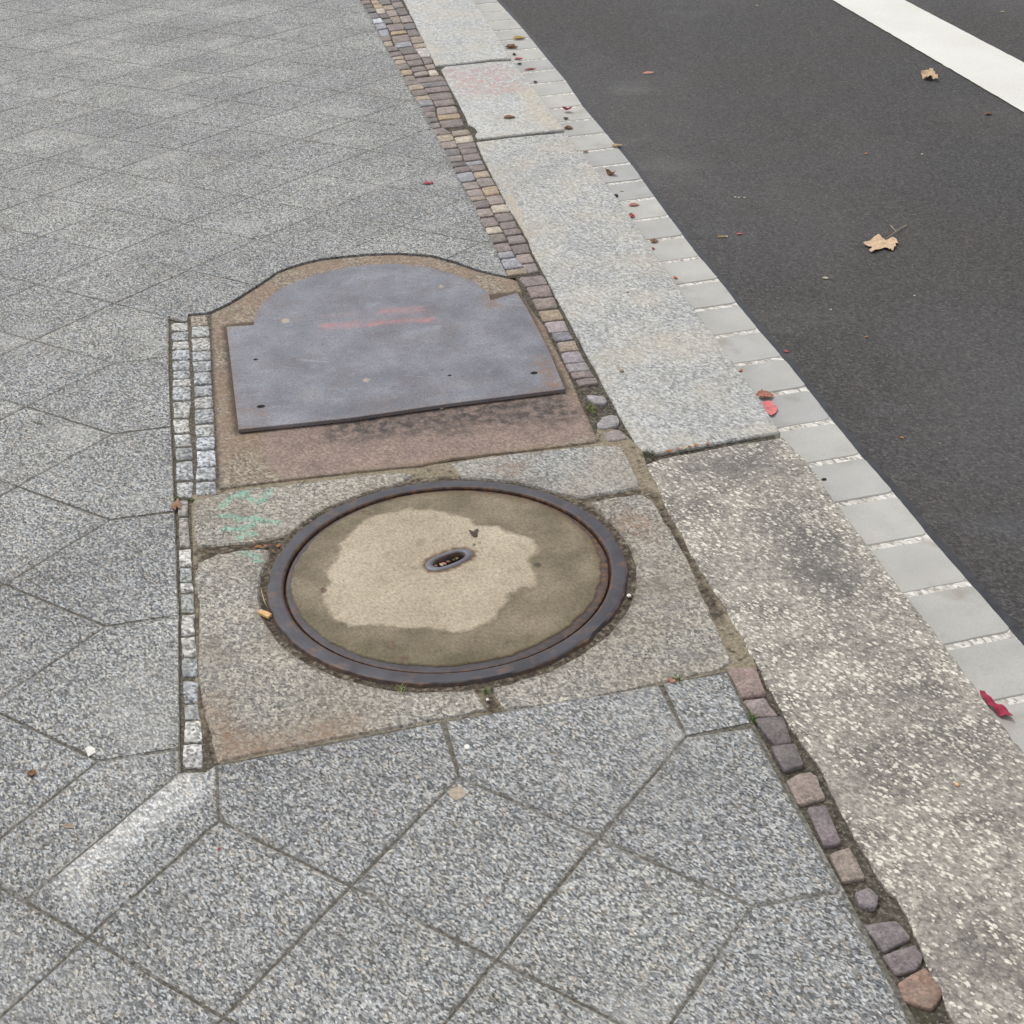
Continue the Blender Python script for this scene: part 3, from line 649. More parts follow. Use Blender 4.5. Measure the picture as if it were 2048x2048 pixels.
# ------------------------------------------------------------------ bedding under the frame slabs, concrete patch, steel plate
bed = [(382, 988), (437, 975), (586, 958), (842, 930), (1052, 899), (1192, 868), (1196, 850), (1240, 858), (1268, 882), (1284, 897), (1292, 925), (1311, 955), (1334, 1014), (1362, 1063), (1396, 1127), (1432, 1185), (1479, 1262), (1500, 1300), (1515, 1335),
       (1470, 1345), (1324, 1373), (1193, 1403), (1009, 1428), (882, 1446), (650, 1490), (432, 1532), (388, 1440), (392, 1250), (383, 1040)]
bmm = sheet_bm(ats(bed), -.004, .02)
bmesh.ops.delete(bmm, geom=[f for f in bmm.faces if math.hypot(f.calc_center_median().x - MC[0], f.calc_center_median().y - MC[1]) < .375], context='FACES')
o = link('mortar_bed', bmm, M_MORTAR); tag(o, kind='structure')
set_attr(o, 'dark', lambda p: np.minimum.reduce([np.linalg.norm(p - np.array(MC), axis=1) - MR - .03, sdf(p, ats([(395, 1088), (540, 1070), (640, 1025), (570, 1120), (395, 1130)])) , sdf(p, ats([(1150, 990), (1290, 975), (1305, 990), (1200, 1005)])), sdf(p, ats([(388, 1130), (398, 1130), (440, 1530), (400, 1530)])), sdf(p, ats([(960, 1385), (1000, 1385), (1010, 1430), (970, 1430)])), sdf(p, ats([(1290, 975), (1330, 1010), (1420, 1170), (1450, 1240), (1425, 1240), (1380, 1150), (1340, 1080), (1310, 1020)])) - .002]))
patch = [(421, 628), (440, 618), (461, 608), (490, 590), (521, 570), (554, 547), (580, 537), (610, 528), (640, 521), (679, 516), (735, 511), (796, 509), (866, 514), (912, 527), (959, 543), (1015, 556), (1035, 561), (1044, 580), (1047, 593), (1064, 619), (1089, 650), (1108, 688), (1120, 712), (1135, 740), (1150, 772), (1164, 807),
         (1182, 845), (1192, 868), (1200, 878), (1192, 884), (1120, 894), (1052, 902), (903, 918), (842, 932), (726, 943), (586, 959), (437, 978), (436, 942), (432, 873), (428, 779), (423, 686)]
pp = ats(patch)
o = stone_obj('concrete_patch', None, 'rust stained concrete apron with a dark reddish panel around and below the steel plate', 'concrete apron', M_PATCH,
              {'pdark': sd([(700, 838), (900, 805), (1135, 785), (1165, 825), (1120, 850), (980, 858), (840, 872), (740, 880), (640, 880), (650, 850)]), 'panel': sd([(536, 862), (560, 850), (900, 790), (1135, 790), (1150, 800), (1172, 835), (1192, 868), (1150, 880), (903, 915), (726, 937), (577, 960), (545, 940), (525, 900)]),
               'edge_dirt': lambda p: np.minimum(-sdf(p, pp) - .004, sdf(p, ats([(453, 653), (1034, 586), (1130, 780), (477, 864)])) - .014)}, pts=pp, cut=.02, thick=.08, amp=.002)
plate = [(453, 653), (507, 650), (509, 635), (513, 622), (521, 610), (533, 598), (549, 585), (566, 575), (586, 566), (609, 556), (633, 548), (660, 541), (689, 535), (720, 531), (749, 528), (780, 527), (810, 528), (840, 531), (866, 536), (890, 542),
         (912, 549), (933, 557), (950, 565), (964, 573), (973, 581), (979, 591), (981, 599), (988, 599), (1010, 592), (1034, 585), (1052, 612), (1075, 655), (1099, 702), (1130, 778), (900, 807), (700, 836), (477, 859), (470, 800), (461, 720)]
zp = .013
pl = resample(ats(plate, zp), .03)
sp = empty('steel_plate', *at(790, 700)); tag(sp, 'blue grey steel cover plate with an arched top and faded red spray marks', 'metal plate')
o = link('plate', slab_bm(pl, zp, .010, .0012, .02), M_STEEL, sp)
set_attr(o, 'rust', lambda p: np.minimum.reduce([sdf(p, ats([(1075, 715), (1090, 715), (1127, 776), (1098, 780), (1090, 750)], zp)), sdf(p, ats([(490, 820), (530, 818), (530, 828), (495, 830)], zp)) + .01, sdf(p, ats([(975, 590), (985, 590), (992, 610), (975, 612)], zp)), np.abs(sdf(p, pl)) * 1.0 + .012]))
set_attr(o, 'red', sdl([[(648, 652), (700, 651), (760, 646), (800, 642), (860, 640)], [(770, 622), (840, 617)]], .014, zp))
set_attr(o, 'redpale', sdl([[(660, 632), (760, 625), (850, 618)], [(650, 652), (880, 636)]], .024, zp))
set_attr(o, 'beige', lambda p: np.minimum.reduce([sdf(p, ats([(562, 640), (572, 636), (581, 639), (578, 646), (566, 647)], zp)), sdf(p, ats([(873, 572), (880, 569), (888, 572), (884, 576), (875, 576)], zp)), sdf(p, ats([(724, 760), (734, 755), (742, 759), (738, 765), (727, 766)], zp)) ]))
M_DARK = plain('hole_shade', (.012, .010, .010), .9)  # flat discs on the plate, the shade inside its holes painted as near-black colour
for (hx, hy, hw) in ((522, 813, 10), (511, 719, 6), (1068, 746, 9), (899, 751, 5)):
    a = at(hx, hy, zp); r1, r2 = hw * .0011, hw * .0009
    pts = rough([(a[0] + r1 * math.cos(t * math.pi / 5), a[1] + r2 * math.sin(t * math.pi / 5)) for t in range(10)], .003, .0008, 200, hx)
    bm = bmesh.new(); T = [bm.verts.new((x, y, zp + .0006)) for x, y in pts]; bm.faces.new(T)
    link('bolt_hole_decal', bm, M_DARK, sp)

# ------------------------------------------------------------------ pavement of square slabs laid on the diagonal
LAT = [((232, 725), 0, 8), ((217, 866), 0, 6), ((217, 1042), 0, 4), ((208, 1254), 0, 2), ((196, 1522), 0, 0), ((174, 1866), 0, -2), ((43, 970), -1, 5), ((233, 605), 0, 10), ((373, 543), 1, 11), ((449, 2029), 1, -3), ((438, 1649), 1, -1),
       ((693, 1780), 2, -2), ((918, 1558), 3, -1), ((1193, 1670), 4, -2), ((1510, 1808), 5, -3), ((1016, 1920), 3, -3), ((1355, 1475), 5, -1),
       ((965, 484), 5, 11), ((926, 397), 5, 13), ((885, 325), 5, 15), ((846, 260), 5, 17), ((815, 202), 5, 19), ((789, 151), 5, 21), ((754, 107), 5, 23), ((742, 60), 5, 25)]
Am = np.array([[1, m_, n_, n_ * n_, m_ * n_] for _, m_, n_ in LAT]); Bw = np.array([at(*p) for p, _, _ in LAT])
COEF = np.linalg.lstsq(Am, Bw, rcond=None)[0]
def lat(m_, n_): return tuple(float(v) for v in np.array([1, m_, n_, n_ * n_ if n_ < 28 else 28 * 28 + 56 * (n_ - 28), m_ * n_]) @ COEF)
EC = [(336, 630), (337, 712), (343, 855), (350, 1025), (358, 1232), (360, 1497), (362, 1543)]
ecw = ats(EC)
def xcol(y):
    q = sorted(ecw, key=lambda a: a[1]); return float(np.interp(y, [a[1] for a in q], [a[0] for a in q]))
DR = ats([(1002, 525), (988, 494), (965, 451), (945, 407), (914, 354), (897, 322), (877, 280), (866, 261), (843, 217), (820, 183), (798, 140), (767, 87), (742, 37), (719, 0)])
DRb = ats([(1455, 1340), (1500, 1440), (1560, 1550), (1600, 1625), (1685, 1783), (1760, 1920), (1830, 2048)])
def xr(y):
    q = sorted(DR + DRb, key=lambda a: a[1]); return float(np.interp(y, [a[1] for a in q], [a[0] for a in q])) - .002
def frame_y(x):
    q = ats([(431, 1527), (650, 1483), (882, 1440), (1193, 1396), (1324, 1365), (1455, 1340)]); return float(np.interp(x, [a[0] for a in q], [a[1] for a in q]))
tiles = []
for n_ in range(-12, 50):
    for m_ in range(-16, 6):
        if (m_ + n_) % 2 == 0: continue
        D = [lat(m_ - 1, n_), lat(m_, n_ - 1), lat(m_ + 1, n_), lat(m_, n_ + 1)]
        if m_ <= -1: tiles.append(D)
        elif m_ == 0:
            if n_ >= 11 or n_ <= -3: tiles.append(D)
            elif n_ == -1: pass
            elif n_ == 9:
                a = lat(0, 8); t = lat(0, 10); e = lat(1, 9); y9 = a[1]
                tiles.append([lat(-1, 9), a, (xcol(y9), y9 + .0), at(336, 632), t])
            else:
                a, b = lat(0, n_ - 1), lat(0, n_ + 1); tiles.append([lat(-1, n_), (a[0], a[1] + .001), (xcol(a[1]), a[1] + .003), (xcol(b[1]), b[1] - .003), (b[0], b[1] - .001)])
        elif m_ == 5:
            if n_ >= 10 or n_ <= -2:
                a, b = lat(5, n_ - 1), lat(5, n_ + 1); tiles.append([lat(4, n_), (a[0], a[1] + .001), (xr(a[1]), a[1] + .003), (xr(b[1]), b[1] - .003), (b[0], b[1] - .001)])
        else:
            if n_ >= (10 if m_ == 1 else 8) or n_ <= -2: tiles.append(D)
            elif n_ == -1:
                l_, r_ = lat(m_ - 1, -1), lat(m_ + 1, -1)
                tiles.append([lat(m_, -2), r_, (r_[0] - .008, frame_y(r_[0]) - .004), (l_[0], frame_y(l_[0]) - .004), l_])
# the small pieces beside the manhole slabs
a = lat(5, -1); b = at(1504, 1446); c_ = at(1455, 1342)
tiles.append([a, (b[0] - .002, b[1]), (c_[0] - .002, c_[1] - .004), (lat(5, -1)[0], frame_y(lat(5, -1)[0]) - .004)])
p_u, p_d = at(362, 1541), at(123, 1732)
tiles.append([lat(-1, -1), at(166, 1790), at(123, 1732), at(239, 1645), at(362, 1543), (xcol(lat(0, 0)[1]), lat(0, 0)[1]), lat(0, 0)][:0] or
             [lat(-1, -1), (lat(-.5, -1.5)), at(362, 1543), (xcol(lat(0, 0)[1]), lat(0, 0)[1]), lat(0, 0)])
tiles.append([lat(-.5, -1.5), lat(0, -2), lat(1, -1), at(432, 1529), at(411, 1542), at(362, 1543)])

def clip_half(poly, a, b, keep_left):
    out = []; n = len(poly); f = lambda p: (b[0] - a[0]) * (p[1] - a[1]) - (b[1] - a[1]) * (p[0] - a[0])
    for i in range(n):
        p, q = poly[i], poly[(i + 1) % n]; fp, fq = f(p), f(q)
        if not keep_left: fp, fq = -fp, -fq
        if fp >= 0: out.append(p)
        if (fp > 0 and fq < 0) or (fp < 0 and fq > 0):
            t = fp / (fp - fq); out.append((p[0] + (q[0] - p[0]) * t, p[1] + (q[1] - p[1]) * t))
    return out if len(out) >= 3 and abs(area(out)) > 1e-7 else None
def subtract(polys, tri):
    tri = ccw(tri); out = []
    for P_ in polys:
        cur = P_
        for i in range(3):
            a, b = tri[i], tri[(i + 1) % 3]
            o1 = clip_half(cur, a, b, False)
            if o1: out.append(o1)
            cur = clip_half(cur, a, b, True)
            if cur is None: break
    return out
cut_px = [(337, 637), (361, 643), (374, 641), (376, 628), (417, 624), (440, 614), (461, 603), (490, 585), (521, 566), (554, 543), (580, 533), (610, 524), (640, 517), (679, 512), (735, 507), (796, 505), (866, 510), (912, 523), (959, 540), (1012, 552), (1060, 556), (1250, 850), (1470, 1340),
          (1324, 1368), (1193, 1399), (1009, 1421), (882, 1442), (650, 1485), (432, 1529), (411, 1543), (362, 1545), (360, 1497), (358, 1232), (350, 1025), (343, 855), (337, 712)]
cutp = ats(cut_px)
tris = [[cutp[i] for i in t] for t in geometry.tessellate_polygon([[Vector((x, y, 0)) for x, y in cutp]])]
cbb = (min(a[0] for a in cutp), max(a[0] for a in cutp), min(a[1] for a in cutp), max(a[1] for a in cutp))
bm = bmesh.new(); tone = bm.verts.layers.float.new('tone'); rt = random.Random(11)
elay = bm.verts.layers.float.new('edge')
def add_face(pts, z_, tv):
    vs = []
    for x, y in pts:
        v = bm.verts.new((x, y, z_)); v[tone] = tv; vs.append(v)
    try: return bm.faces.new(vs)
    except ValueError: return None
slab_edges = []
for T in tiles:
    T = ccw(T); T = offset(T, .0022 + rt.uniform(0, .0010))
    if min(p[1] for p in T) < 4.6: T = rough(T, .035, .0013, 22, 3.0)
    cx = sum(p[0] for p in T) / len(T); cy = sum(p[1] for p in T) / len(T); tv = rt.random(); dz = rt.uniform(-.0003, .0004)
    near = not (max(p[0] for p in T) < cbb[0] or min(p[0] for p in T) > cbb[1] or max(p[1] for p in T) < cbb[2] or min(p[1] for p in T) > cbb[3])
    pieces = [T]
    if near and cy > 2.15 or (near and False):
        for tr in tris: pieces = subtract(pieces, tr)
    # right-hand limit along the sett strip
    lim = []
    for P_ in pieces:
        if max(p[0] for p in P_) > .7:
            y0_, y1_ = min(p[1] for p in P_) - .01, max(p[1] for p in P_) + .01
            P_ = clip_half(P_, (xr(y0_), y0_), (xr(y1_), y1_), True)
        if P_: lim.append(P_)
    for P_ in lim:
        if len(pieces) == 1 and pieces[0] is T and len(lim) == 1 and abs(area(P_)) > .01:
            P_ = ccw(P_); a_ = offset(P_, .003); b_ = offset(P_, .011)
            ring = [[], [], []]
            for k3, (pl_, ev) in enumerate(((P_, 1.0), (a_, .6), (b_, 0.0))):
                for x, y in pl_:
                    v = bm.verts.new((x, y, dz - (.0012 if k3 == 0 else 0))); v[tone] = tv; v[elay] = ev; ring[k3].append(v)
            n3 = len(P_)
            for k3 in (0, 1):
                for i3 in range(n3): bm.faces.new((ring[k3][i3], ring[k3][(i3 + 1) % n3], ring[k3 + 1][(i3 + 1) % n3], ring[k3 + 1][i3]))
            bm.faces.new(ring[2])
        else: add_face(P_, dz, tv)
bmesh.ops.remove_doubles(bm, verts=bm.verts, dist=.0002)
if True:
    be = [e for e in bm.edges if len(e.link_faces) == 1]
    r_ = bmesh.ops.extrude_edge_only(bm, edges=be)
    nv = [v for v in r_['geom'] if isinstance(v, bmesh.types.BMVert)]
    for v in nv: v.co.z = -.04
top = [v for v in bm.verts if v.co.z > -.02 and v.co.y < 6 and v.co.x > -1.6]
gf = [f for f in bm.faces if all(v.co.z > -.02 for v in f.verts) and min(v.co.y for v in f.verts) < 3 and max(v.co.x for v in f.verts) > -1.2]
bmesh.ops.subdivide_edges(bm, edges=list({e for f in gf for e in f.edges if all(v.co.z > -.02 for v in e.verts)}), cuts=0) if False else None
pav = link('pavement', bm, M_TILE); tag(pav, kind='structure')
bmx = bmesh.new(); bmx.from_mesh(pav.data)
def cutg(ax, val, lo, hi):
    gsel = [f for f in bmx.faces if min(v.co.y for v in f.verts) < 2.6 and max(v.co.x for v in f.verts) > -1.1 and max(v.co.x for v in f.verts) < 0.4]
    geom = list({v for f in gsel for v in f.verts}) + list({e for f in gsel for e in f.edges}) + gsel
    bmesh.ops.bisect_plane(bmx, geom=geom, plane_co=(val, 0, 0) if ax == 0 else (0, val, 0), plane_no=(1, 0, 0) if ax == 0 else (0, 1, 0), dist=1e-6)
for i in range(26): cutg(0, -.95 + i * .035, 0, 0)
for i in range(26): cutg(1, 1.45 + i * .035, 0, 0)
bmx.to_mesh(pav.data); bmx.free()
b1, b2 = ats([(340, 1545), (230, 1640), (110, 1735), (160, 1780), (300, 1655), (405, 1590), (405, 1548)]), ats([(90, 1750), (150, 1700), (200, 1750), (180, 1850), (140, 1850)])
j0, j1 = np.array(at(362, 1543)), np.array(at(123, 1732))
b1, b2 = ats([(340, 1530), (230, 1625), (95, 1735), (150, 1780), (300, 1655), (408, 1590), (410, 1530)]), ats([(80, 1750), (140, 1700), (200, 1750), (190, 1850), (140, 1850)])
def bleach(p):
    side = (j1[0] - j0[0]) * (p[:, 1] - j0[1]) - (j1[1] - j0[1]) * (p[:, 0] - j0[0])
    return np.where(side < 0, 9.0, np.minimum(sdf(p, b1), sdf(p, b2) + .025) - .004)
set_attr(pav, 'bleach', bleach)
# sand-filled joints just below the slabs
pb = [(lat(-17, -13)[0], -.2)] + [(xr(.5) + .004, -.2), (xr(1.3) + .004, 1.3)] + [(x + .004, y) for x, y in sorted(DRb, key=lambda a: a[1])] + cutp[cut_px.index((1470, 1340)) + 1:] + cutp[:cut_px.index((1012, 552)) + 1] + [(x + .004, y) for x, y in sorted(DR, key=lambda a: a[1])[1:]] + [(.80, 11.0), (-4.2, 11.0)]
tag(link('joint_sand', sheet_bm(pb, -.0016), M_SAND), kind='structure')

# ------------------------------------------------------------------ strips of small setts
def sett_mesh(quad, z, seed, crown=.003):
    """one hewn sett: rounded, slightly domed, uneven outline"""
    q = [Vector(p) for p in ccw(quad)]; n = len(q); pts = []
    for i in range(n):
        a, b, c_ = q[i - 1], q[i], q[(i + 1) % n]
        r_ = min((b - a).length, (c_ - b).length) * .11
        p1 = b + (a - b).normalized() * r_; p3 = b + (c_ - b).normalized() * r_; p2 = (p1 + p3) / 2 * .55 + b * .45
        pts += [tuple(p1), tuple(p2), tuple(p3)]
        pts.append(tuple((p3 + (c_ + (b - c_).normalized() * min((c_ - b).length, (q[(i + 2) % n] - c_).length) * .11)) / 2))
    pts = [(x + .0034 * nz(x, y, 70, seed), y + .0034 * nz(x, y, 70, seed + 4)) for x, y in pts]
    bm = bmesh.new(); n = len(pts); cx = sum(p[0] for p in pts) / n; cy = sum(p[1] for p in pts) / n
    R_ = []
    for s, zz in ((1.0, -.03), (1.0, -.004), (.975, -.0006), (.90, .0008), (.45, crown * .6)):
        R_.append([bm.verts.new((cx + (x - cx) * s, cy + (y - cy) * s, z + zz + (.0018 * nz(x * s, y * s, 40, seed) if zz > -.005 else 0))) for x, y in pts])
    for a, b in zip(R_, R_[1:]):
        for i in range(n): bm.faces.new((a[i], a[(i + 1) % n], b[(i + 1) % n], b[i]))
    bm.faces.new(R_[-1]); return bm
def add_sett(parent, quad, colr, mat, seed, z=0.0):
    o = link('sett', sett_mesh(quad, z + random.uniform(-.003, .0005), seed), mat, parent, smooth=True)
    a = o.data.attributes.new('hue', 'FLOAT_COLOR', 'POINT'); a.data.foreach_set('color', list(tuple(colr) + (1.0,)) * len(o.data.vertices))
    return o
MAUVE = [(.22, .185, .18), (.25, .21, .195), (.185, .16, .158), (.29, .25, .24), (.205, .19, .19), (.24, .20, .185), (.27, .22, .205)]
TAN, ORANGE, CREAM, PINK, LAV, WHITE = (.42, .34, .265), (.43, .335, .225), (.54, .475, .39), (.35, .29, .265), (.345, .34, .37), (.60, .63, .66)
def interp(line, y):
    q = sorted(line, key=lambda a: a[1]); return float(np.interp(y, [a[1] for a in q], [a[0] for a in q]))
gapx = .9
BEYOND = []
def column(parent, left, right, breaks, slope, mat, special={}, pal=MAUVE, seed=0, gl=1.2, gr=1.2, fill=.86):
    rs = random.Random(seed)
    for i, (t, b) in enumerate(zip(breaks, breaks[1:])):
        if b < 0 and t < -60: pass
        h = b - t; g_ = min(2.2, max(.45, h * (1 - fill) / 2)); q = []
        tl, bl = t + g_ + rs.uniform(-.4, .5), b - g_ + rs.uniform(-.5, .4)
        for (yy_, side) in ((tl, 0), (tl, 1), (bl, 1), (bl, 0)):
            x = interp(left, yy_) + gl + rs.uniform(-.3, .9) if side == 0 else interp(right, yy_) - gr - rs.uniform(-.3, .9)
            q.append((x, yy_ - (slope * (x - interp(left, yy_)) if side else 0)))
        c_ = rs.choice(pal) if rs.random() > .12 else rs.choice([TAN, PINK, (.33, .27, .22)]) if pal is MAUVE else rs.choice(pal)
        for k_, v_ in special.items():
            if t - .5 <= k_ < b: c_ = v_
        if b <= 0: BEYOND.append((sett_mesh(ats(q), 0, seed * 10 + i), c_)); continue
        add_sett(parent, ats(q), c_, mat, seed * 10 + i, 0)
L0 = [(640, -150), (719, 0), (727, 20), (742, 37), (767, 87), (798, 140), (820, 183), (843, 217), (866, 261), (877, 280), (897, 322), (914, 354), (945, 407), (965, 451), (988, 494), (1002, 525), (1014, 552)]
M1 = [(655, -150), (740, 0), (750, 20), (767, 42), (779, 62), (786, 90), (804, 106), (812, 124), (826, 143), (829, 158), (845, 172), (859, 193), (871, 214), (873, 231), (883, 255), (904, 264), (907, 278), (917, 295), (928, 323), (942, 339), (951, 359), (965, 382), (976, 402), (985, 426), (998, 447), (1010, 472), (1021, 494), (1032, 517), (1045, 531), (1057, 546)]
MBC = [(668, -150), (754, 0), (768, 16), (773, 28), (788, 47)]
MCD = [(692, -150), (782, 5), (795, 26), (803, 45), (812, 61), (820, 78), (827, 96), (841, 112), (846, 127), (860, 152)]
R0 = [(712, -150), (804, 5), (817, 28), (827, 42), (835, 62), (845, 75), (857, 96), (866, 124), (876, 146), (886, 158), (897, 171), (904, 194), (910, 206), (919, 230), (928, 250), (936, 262), (947, 276), (954, 298), (965, 323), (977, 346), (993, 373), (1004, 395), (1015, 413), (1026, 435), (1040, 463), (1054, 485), (1064, 513), (1078, 540)]
LS = [(1034, 552), (1049, 572), (1060, 596), (1072, 618), (1085, 643), (1098, 665), (1112, 685), (1120, 708), (1130, 734), (1145, 757), (1156, 772)]
RS = [(1084, 546), (1094, 563), (1107, 592), (1118, 616), (1128, 636), (1140, 663), (1155, 690), (1165, 712), (1178, 738), (1192, 756), (1200, 772)]
us = empty('sett_strip', *at(1000, 430)); tag(us, 'strip of small mauve and tan porphyry setts running up beside the pale kerbstones', 'sett strip')
su = ats([(1014, 552), (1002, 525), (988, 494), (965, 451), (945, 407), (914, 354), (897, 322), (877, 280), (866, 261), (843, 217), (820, 183), (798, 140), (767, 87), (742, 37), (719, 0), (640, -150), (712, -150), (815, 0), (847, 78), (875, 131), (885, 140), (940, 240), (962, 280),
          (1070, 500), (1095, 545), (1030, 551)])
link('joint_soil', sheet_bm(su, -.0075, .05), M_SOIL, us)
column(us, L0, M1, [-62, -50, -39, -29, -19, -9, 0, 8.5, 17, 25, 37, 47, 59, 73, 82, 93, 103, 112, 120, 129, 140, 151, 163, 171, 181, 192, 202, 213, 224, 236, 245, 256, 270, 284, 298, 312, 325, 334, 346, 364, 379, 393, 402, 417, 435, 454, 468, 486, 505, 517, 539, 551], .12, M_SETT,
       {40: WHITE, 113: TAN, 121: TAN, 175: TAN, 195: TAN, 275: TAN, 350: LAV, 370: PINK, 386: PINK, 426: PINK, 460: CREAM, 52: LAV, 66: LAV, 510: LAV, 528: LAV, 541: (.36, .29, .22), 206: (.3, .3, .32), 148: ORANGE}, seed=1)
column(us, M1, MBC, [-60, -48, -36, -24, -12, 0, 8, 17, 28, 37, 47], .12, M_SETT, {2: ORANGE, 10: ORANGE, 20: CREAM}, seed=2, gl=.6, gr=.6)
column(us, MBC, MCD, [-60, -50, -40, -30, -20, -10, 0, 10, 20, 33, 47], .12, M_SETT, {12: TAN, 25: PINK}, seed=3, gl=.6, gr=.6)
column(us, M1, MCD, [48, 62, 70, 85, 96, 109, 121, 133, 144, 153], .12, M_SETT, {65: ORANGE, 90: LAV, 146: PINK}, seed=4)
column(us, MCD, R0, [-64, -52, -40, -28, -14, -5, 4, 15.5, 31, 47, 59, 73, 87, 96, 115, 129, 140, 152], .1, M_SETT, {90: TAN, 105: (.52, .48, .45), 146: CREAM, 34: PINK}, seed=5)
column(us, M1, R0, [155, 165, 175, 186, 200, 213, 229, 239, 256], .10, M_SETT, {233: ORANGE}, seed=6)
column(us, M1, R0, [262, 273, 287, 298, 309, 323, 331, 343, 357, 374, 392, 410, 426, 444, 459, 472, 489, 508, 527, 545], .12, M_SETT, {278: CREAM, 325: LAV, 347: TAN, 380: (.46, .35, .24), 418: CREAM, 515: PINK}, seed=7)
bmb = bmesh.new(); hl = []
for b_, c_ in BEYOND:
    me_ = bpy.data.meshes.new('tmp'); b_.to_mesh(me_); b_.free(); bmb.from_mesh(me_); hl += list(tuple(c_) + (1.0,)) * len(me_.vertices); bpy.data.meshes.remove(me_)
o = link('setts', bmb, M_SETT, us, smooth=True); a = o.data.attributes.new('hue', 'FLOAT_COLOR', 'POINT'); a.data.foreach_set('color', hl); o['kind'] = 'stuff'
us1 = us; us = empty('sett_strip', *at(1120, 680)); tag(us, 'single row of mauve setts and dirt between the steel plate and the long kerbstone', 'sett strip')
su2 = ats([(1030, 550), (1096, 544), (1114, 588), (1158, 668), (1212, 770), (1252, 846), (1268, 885), (1225, 890), (1190, 886), (1170, 840), (1150, 800), (1134, 765), (1108, 706), (1096, 682), (1078, 645), (1054, 614), (1042, 590), (1032, 556)])
link('joint_soil', sheet_bm(su2, -.0078, .05), M_SOIL, us)
column(us, LS, RS, [553, 572, 597, 620, 642, 665, 682, 704, 728, 745, 758, 771], .1, M_SETT, {575: (.27, .21, .195), 600: (.28, .23, .205), 625: (.35, .28, .2), 648: (.38, .32, .33), 670: (.24, .23, .25), 690: (.34, .27, .22), 712: (.32, .29, .31), 735: (.33, .30, .31)}, seed=8, gl=2.2, gr=2.2, fill=.9)
for i, q in enumerate([[(1171, 790), (1208, 791), (1214, 803), (1208, 808), (1188, 807)], [(1194, 848), (1205, 834), (1222, 829), (1235, 832), (1238, 846), (1232, 852), (1208, 857), (1196, 856)], [(1203, 864), (1241, 859), (1256, 876), (1215, 882)]]):
    add_sett(us, ats(q), [(.36, .33, .35), (.36, .34, .34), (.33, .28, .27)][i], M_SETT, 300 + i, .001)

ls = empty('sett_strip', *at(1600, 1650)); tag(ls, 'single row of reddish brown setts in dark soil at the lower right of the manhole', 'sett strip')
sl_ = ats([(1457, 1338), (1500, 1440), (1560, 1550), (1600, 1625), (1685, 1783), (1760, 1920), (1830, 2048), (1900, 2180), (2010, 2210), (1910, 2036), (1858, 1926), (1819, 1828), (1765, 1752), (1716, 1672), (1673, 1592), (1645, 1534), (1613, 1491), (1571, 1426), (1539, 1364), (1514, 1326)])
link('joint_soil', sheet_bm(sl_, -.009, .05), M_SOIL, ls)
for i, (q, c_) in enumerate([([(1461, 1340), (1508, 1337), (1527, 1385), (1488, 1393)], (.30, .22, .20)), ([(1491, 1402), (1526, 1397), (1549, 1430), (1511, 1432)], (.27, .22, .21)), ([(1515, 1439), (1562, 1435), (1580, 1482), (1551, 1487)], (.17, .145, .145)),
        ([(1547, 1493), (1587, 1489), (1604, 1528), (1571, 1538)], (.17, .15, .15)), ([(1580, 1561), (1600, 1547), (1618, 1545), (1630, 1552), (1647, 1592), (1602, 1603)], (.31, .25, .22)), ([(1618, 1618), (1650, 1612), (1678, 1680), (1650, 1686)], (.22, .18, .19)),
        ([(1663, 1707), (1696, 1696), (1726, 1752), (1688, 1758)], (.30, .245, .21)), ([(1714, 1784), (1737, 1776), (1754, 1792), (1748, 1812), (1722, 1809)], (.25, .215, .22)), ([(1733, 1847), (1790, 1842), (1815, 1873), (1772, 1898)], (.225, .195, .20)),
        ([(1771, 1908), (1826, 1889), (1841, 1913), (1831, 1934), (1799, 1945)], (.225, .185, .19)), ([(1802, 1964), (1848, 1938), (1880, 1982), (1860, 2014), (1812, 1996)], (.30, .195, .15)), ([(1840, 2060), (1885, 2045), (1910, 2090), (1865, 2110)], (.25, .2, .19))]):
    q = ats(q); mx, my = sum(a[0] for a in q) / len(q), sum(a[1] for a in q) / len(q)
    add_sett(ls, [(mx + (a[0] - mx) * 1.24, my + (a[1] - my) * 1.13) for a in q], c_, M_SETT, 400 + i, .0)

lw = empty('sett_strip', *at(370, 900)); tag(lw, 'strip of pale grey granite setts left of the steel plate and manhole', 'sett strip')
sw = ats([(336, 634), (374, 641), (376, 628), (421, 626), (424, 686), (429, 779), (433, 873), (437, 942), (438, 975), (388, 990), (384, 1040), (392, 1140), (396, 1250), (396, 1348), (409, 1420), (424, 1500), (432, 1529), (411, 1543), (362, 1545), (360, 1497), (358, 1232), (350, 1025), (343, 855), (337, 712)])
link('joint_mortar', sheet_bm(sw, -.0045, .05), M_WSOIL, lw)
GW = [(.42, .43, .42), (.36, .37, .38), (.46, .45, .43), (.33, .34, .345), (.50, .49, .46), (.40, .41, .42)]
LA = [(340, 640), (342, 680), (343, 750), (345, 835), (347, 890), (350, 920), (352, 990), (353, 1000), (356, 1040), (357, 1180), (359, 1230), (362, 1330), (366, 1400), (368, 1450), (363, 1500), (363, 1540)]
RA = [(376, 640), (378, 660), (380, 700), (383, 760), (384, 800), (379, 840), (383, 880), (388, 905), (388, 990), (377, 1003), (376, 1050), (384, 1100), (386, 1150), (389, 1190), (390, 1250), (395, 1300), (399, 1345), (396, 1380), (399, 1420), (406, 1470), (407, 1536)]
RB0 = [(379, 629), (380, 660), (382, 701), (385, 750), (387, 790), (386, 840), (391, 880), (391, 920), (389, 990)]
RB1 = [(417, 629), (420, 660), (423, 701), (425, 750), (427, 790), (430, 840), (432, 880), (433, 930), (435, 985)]
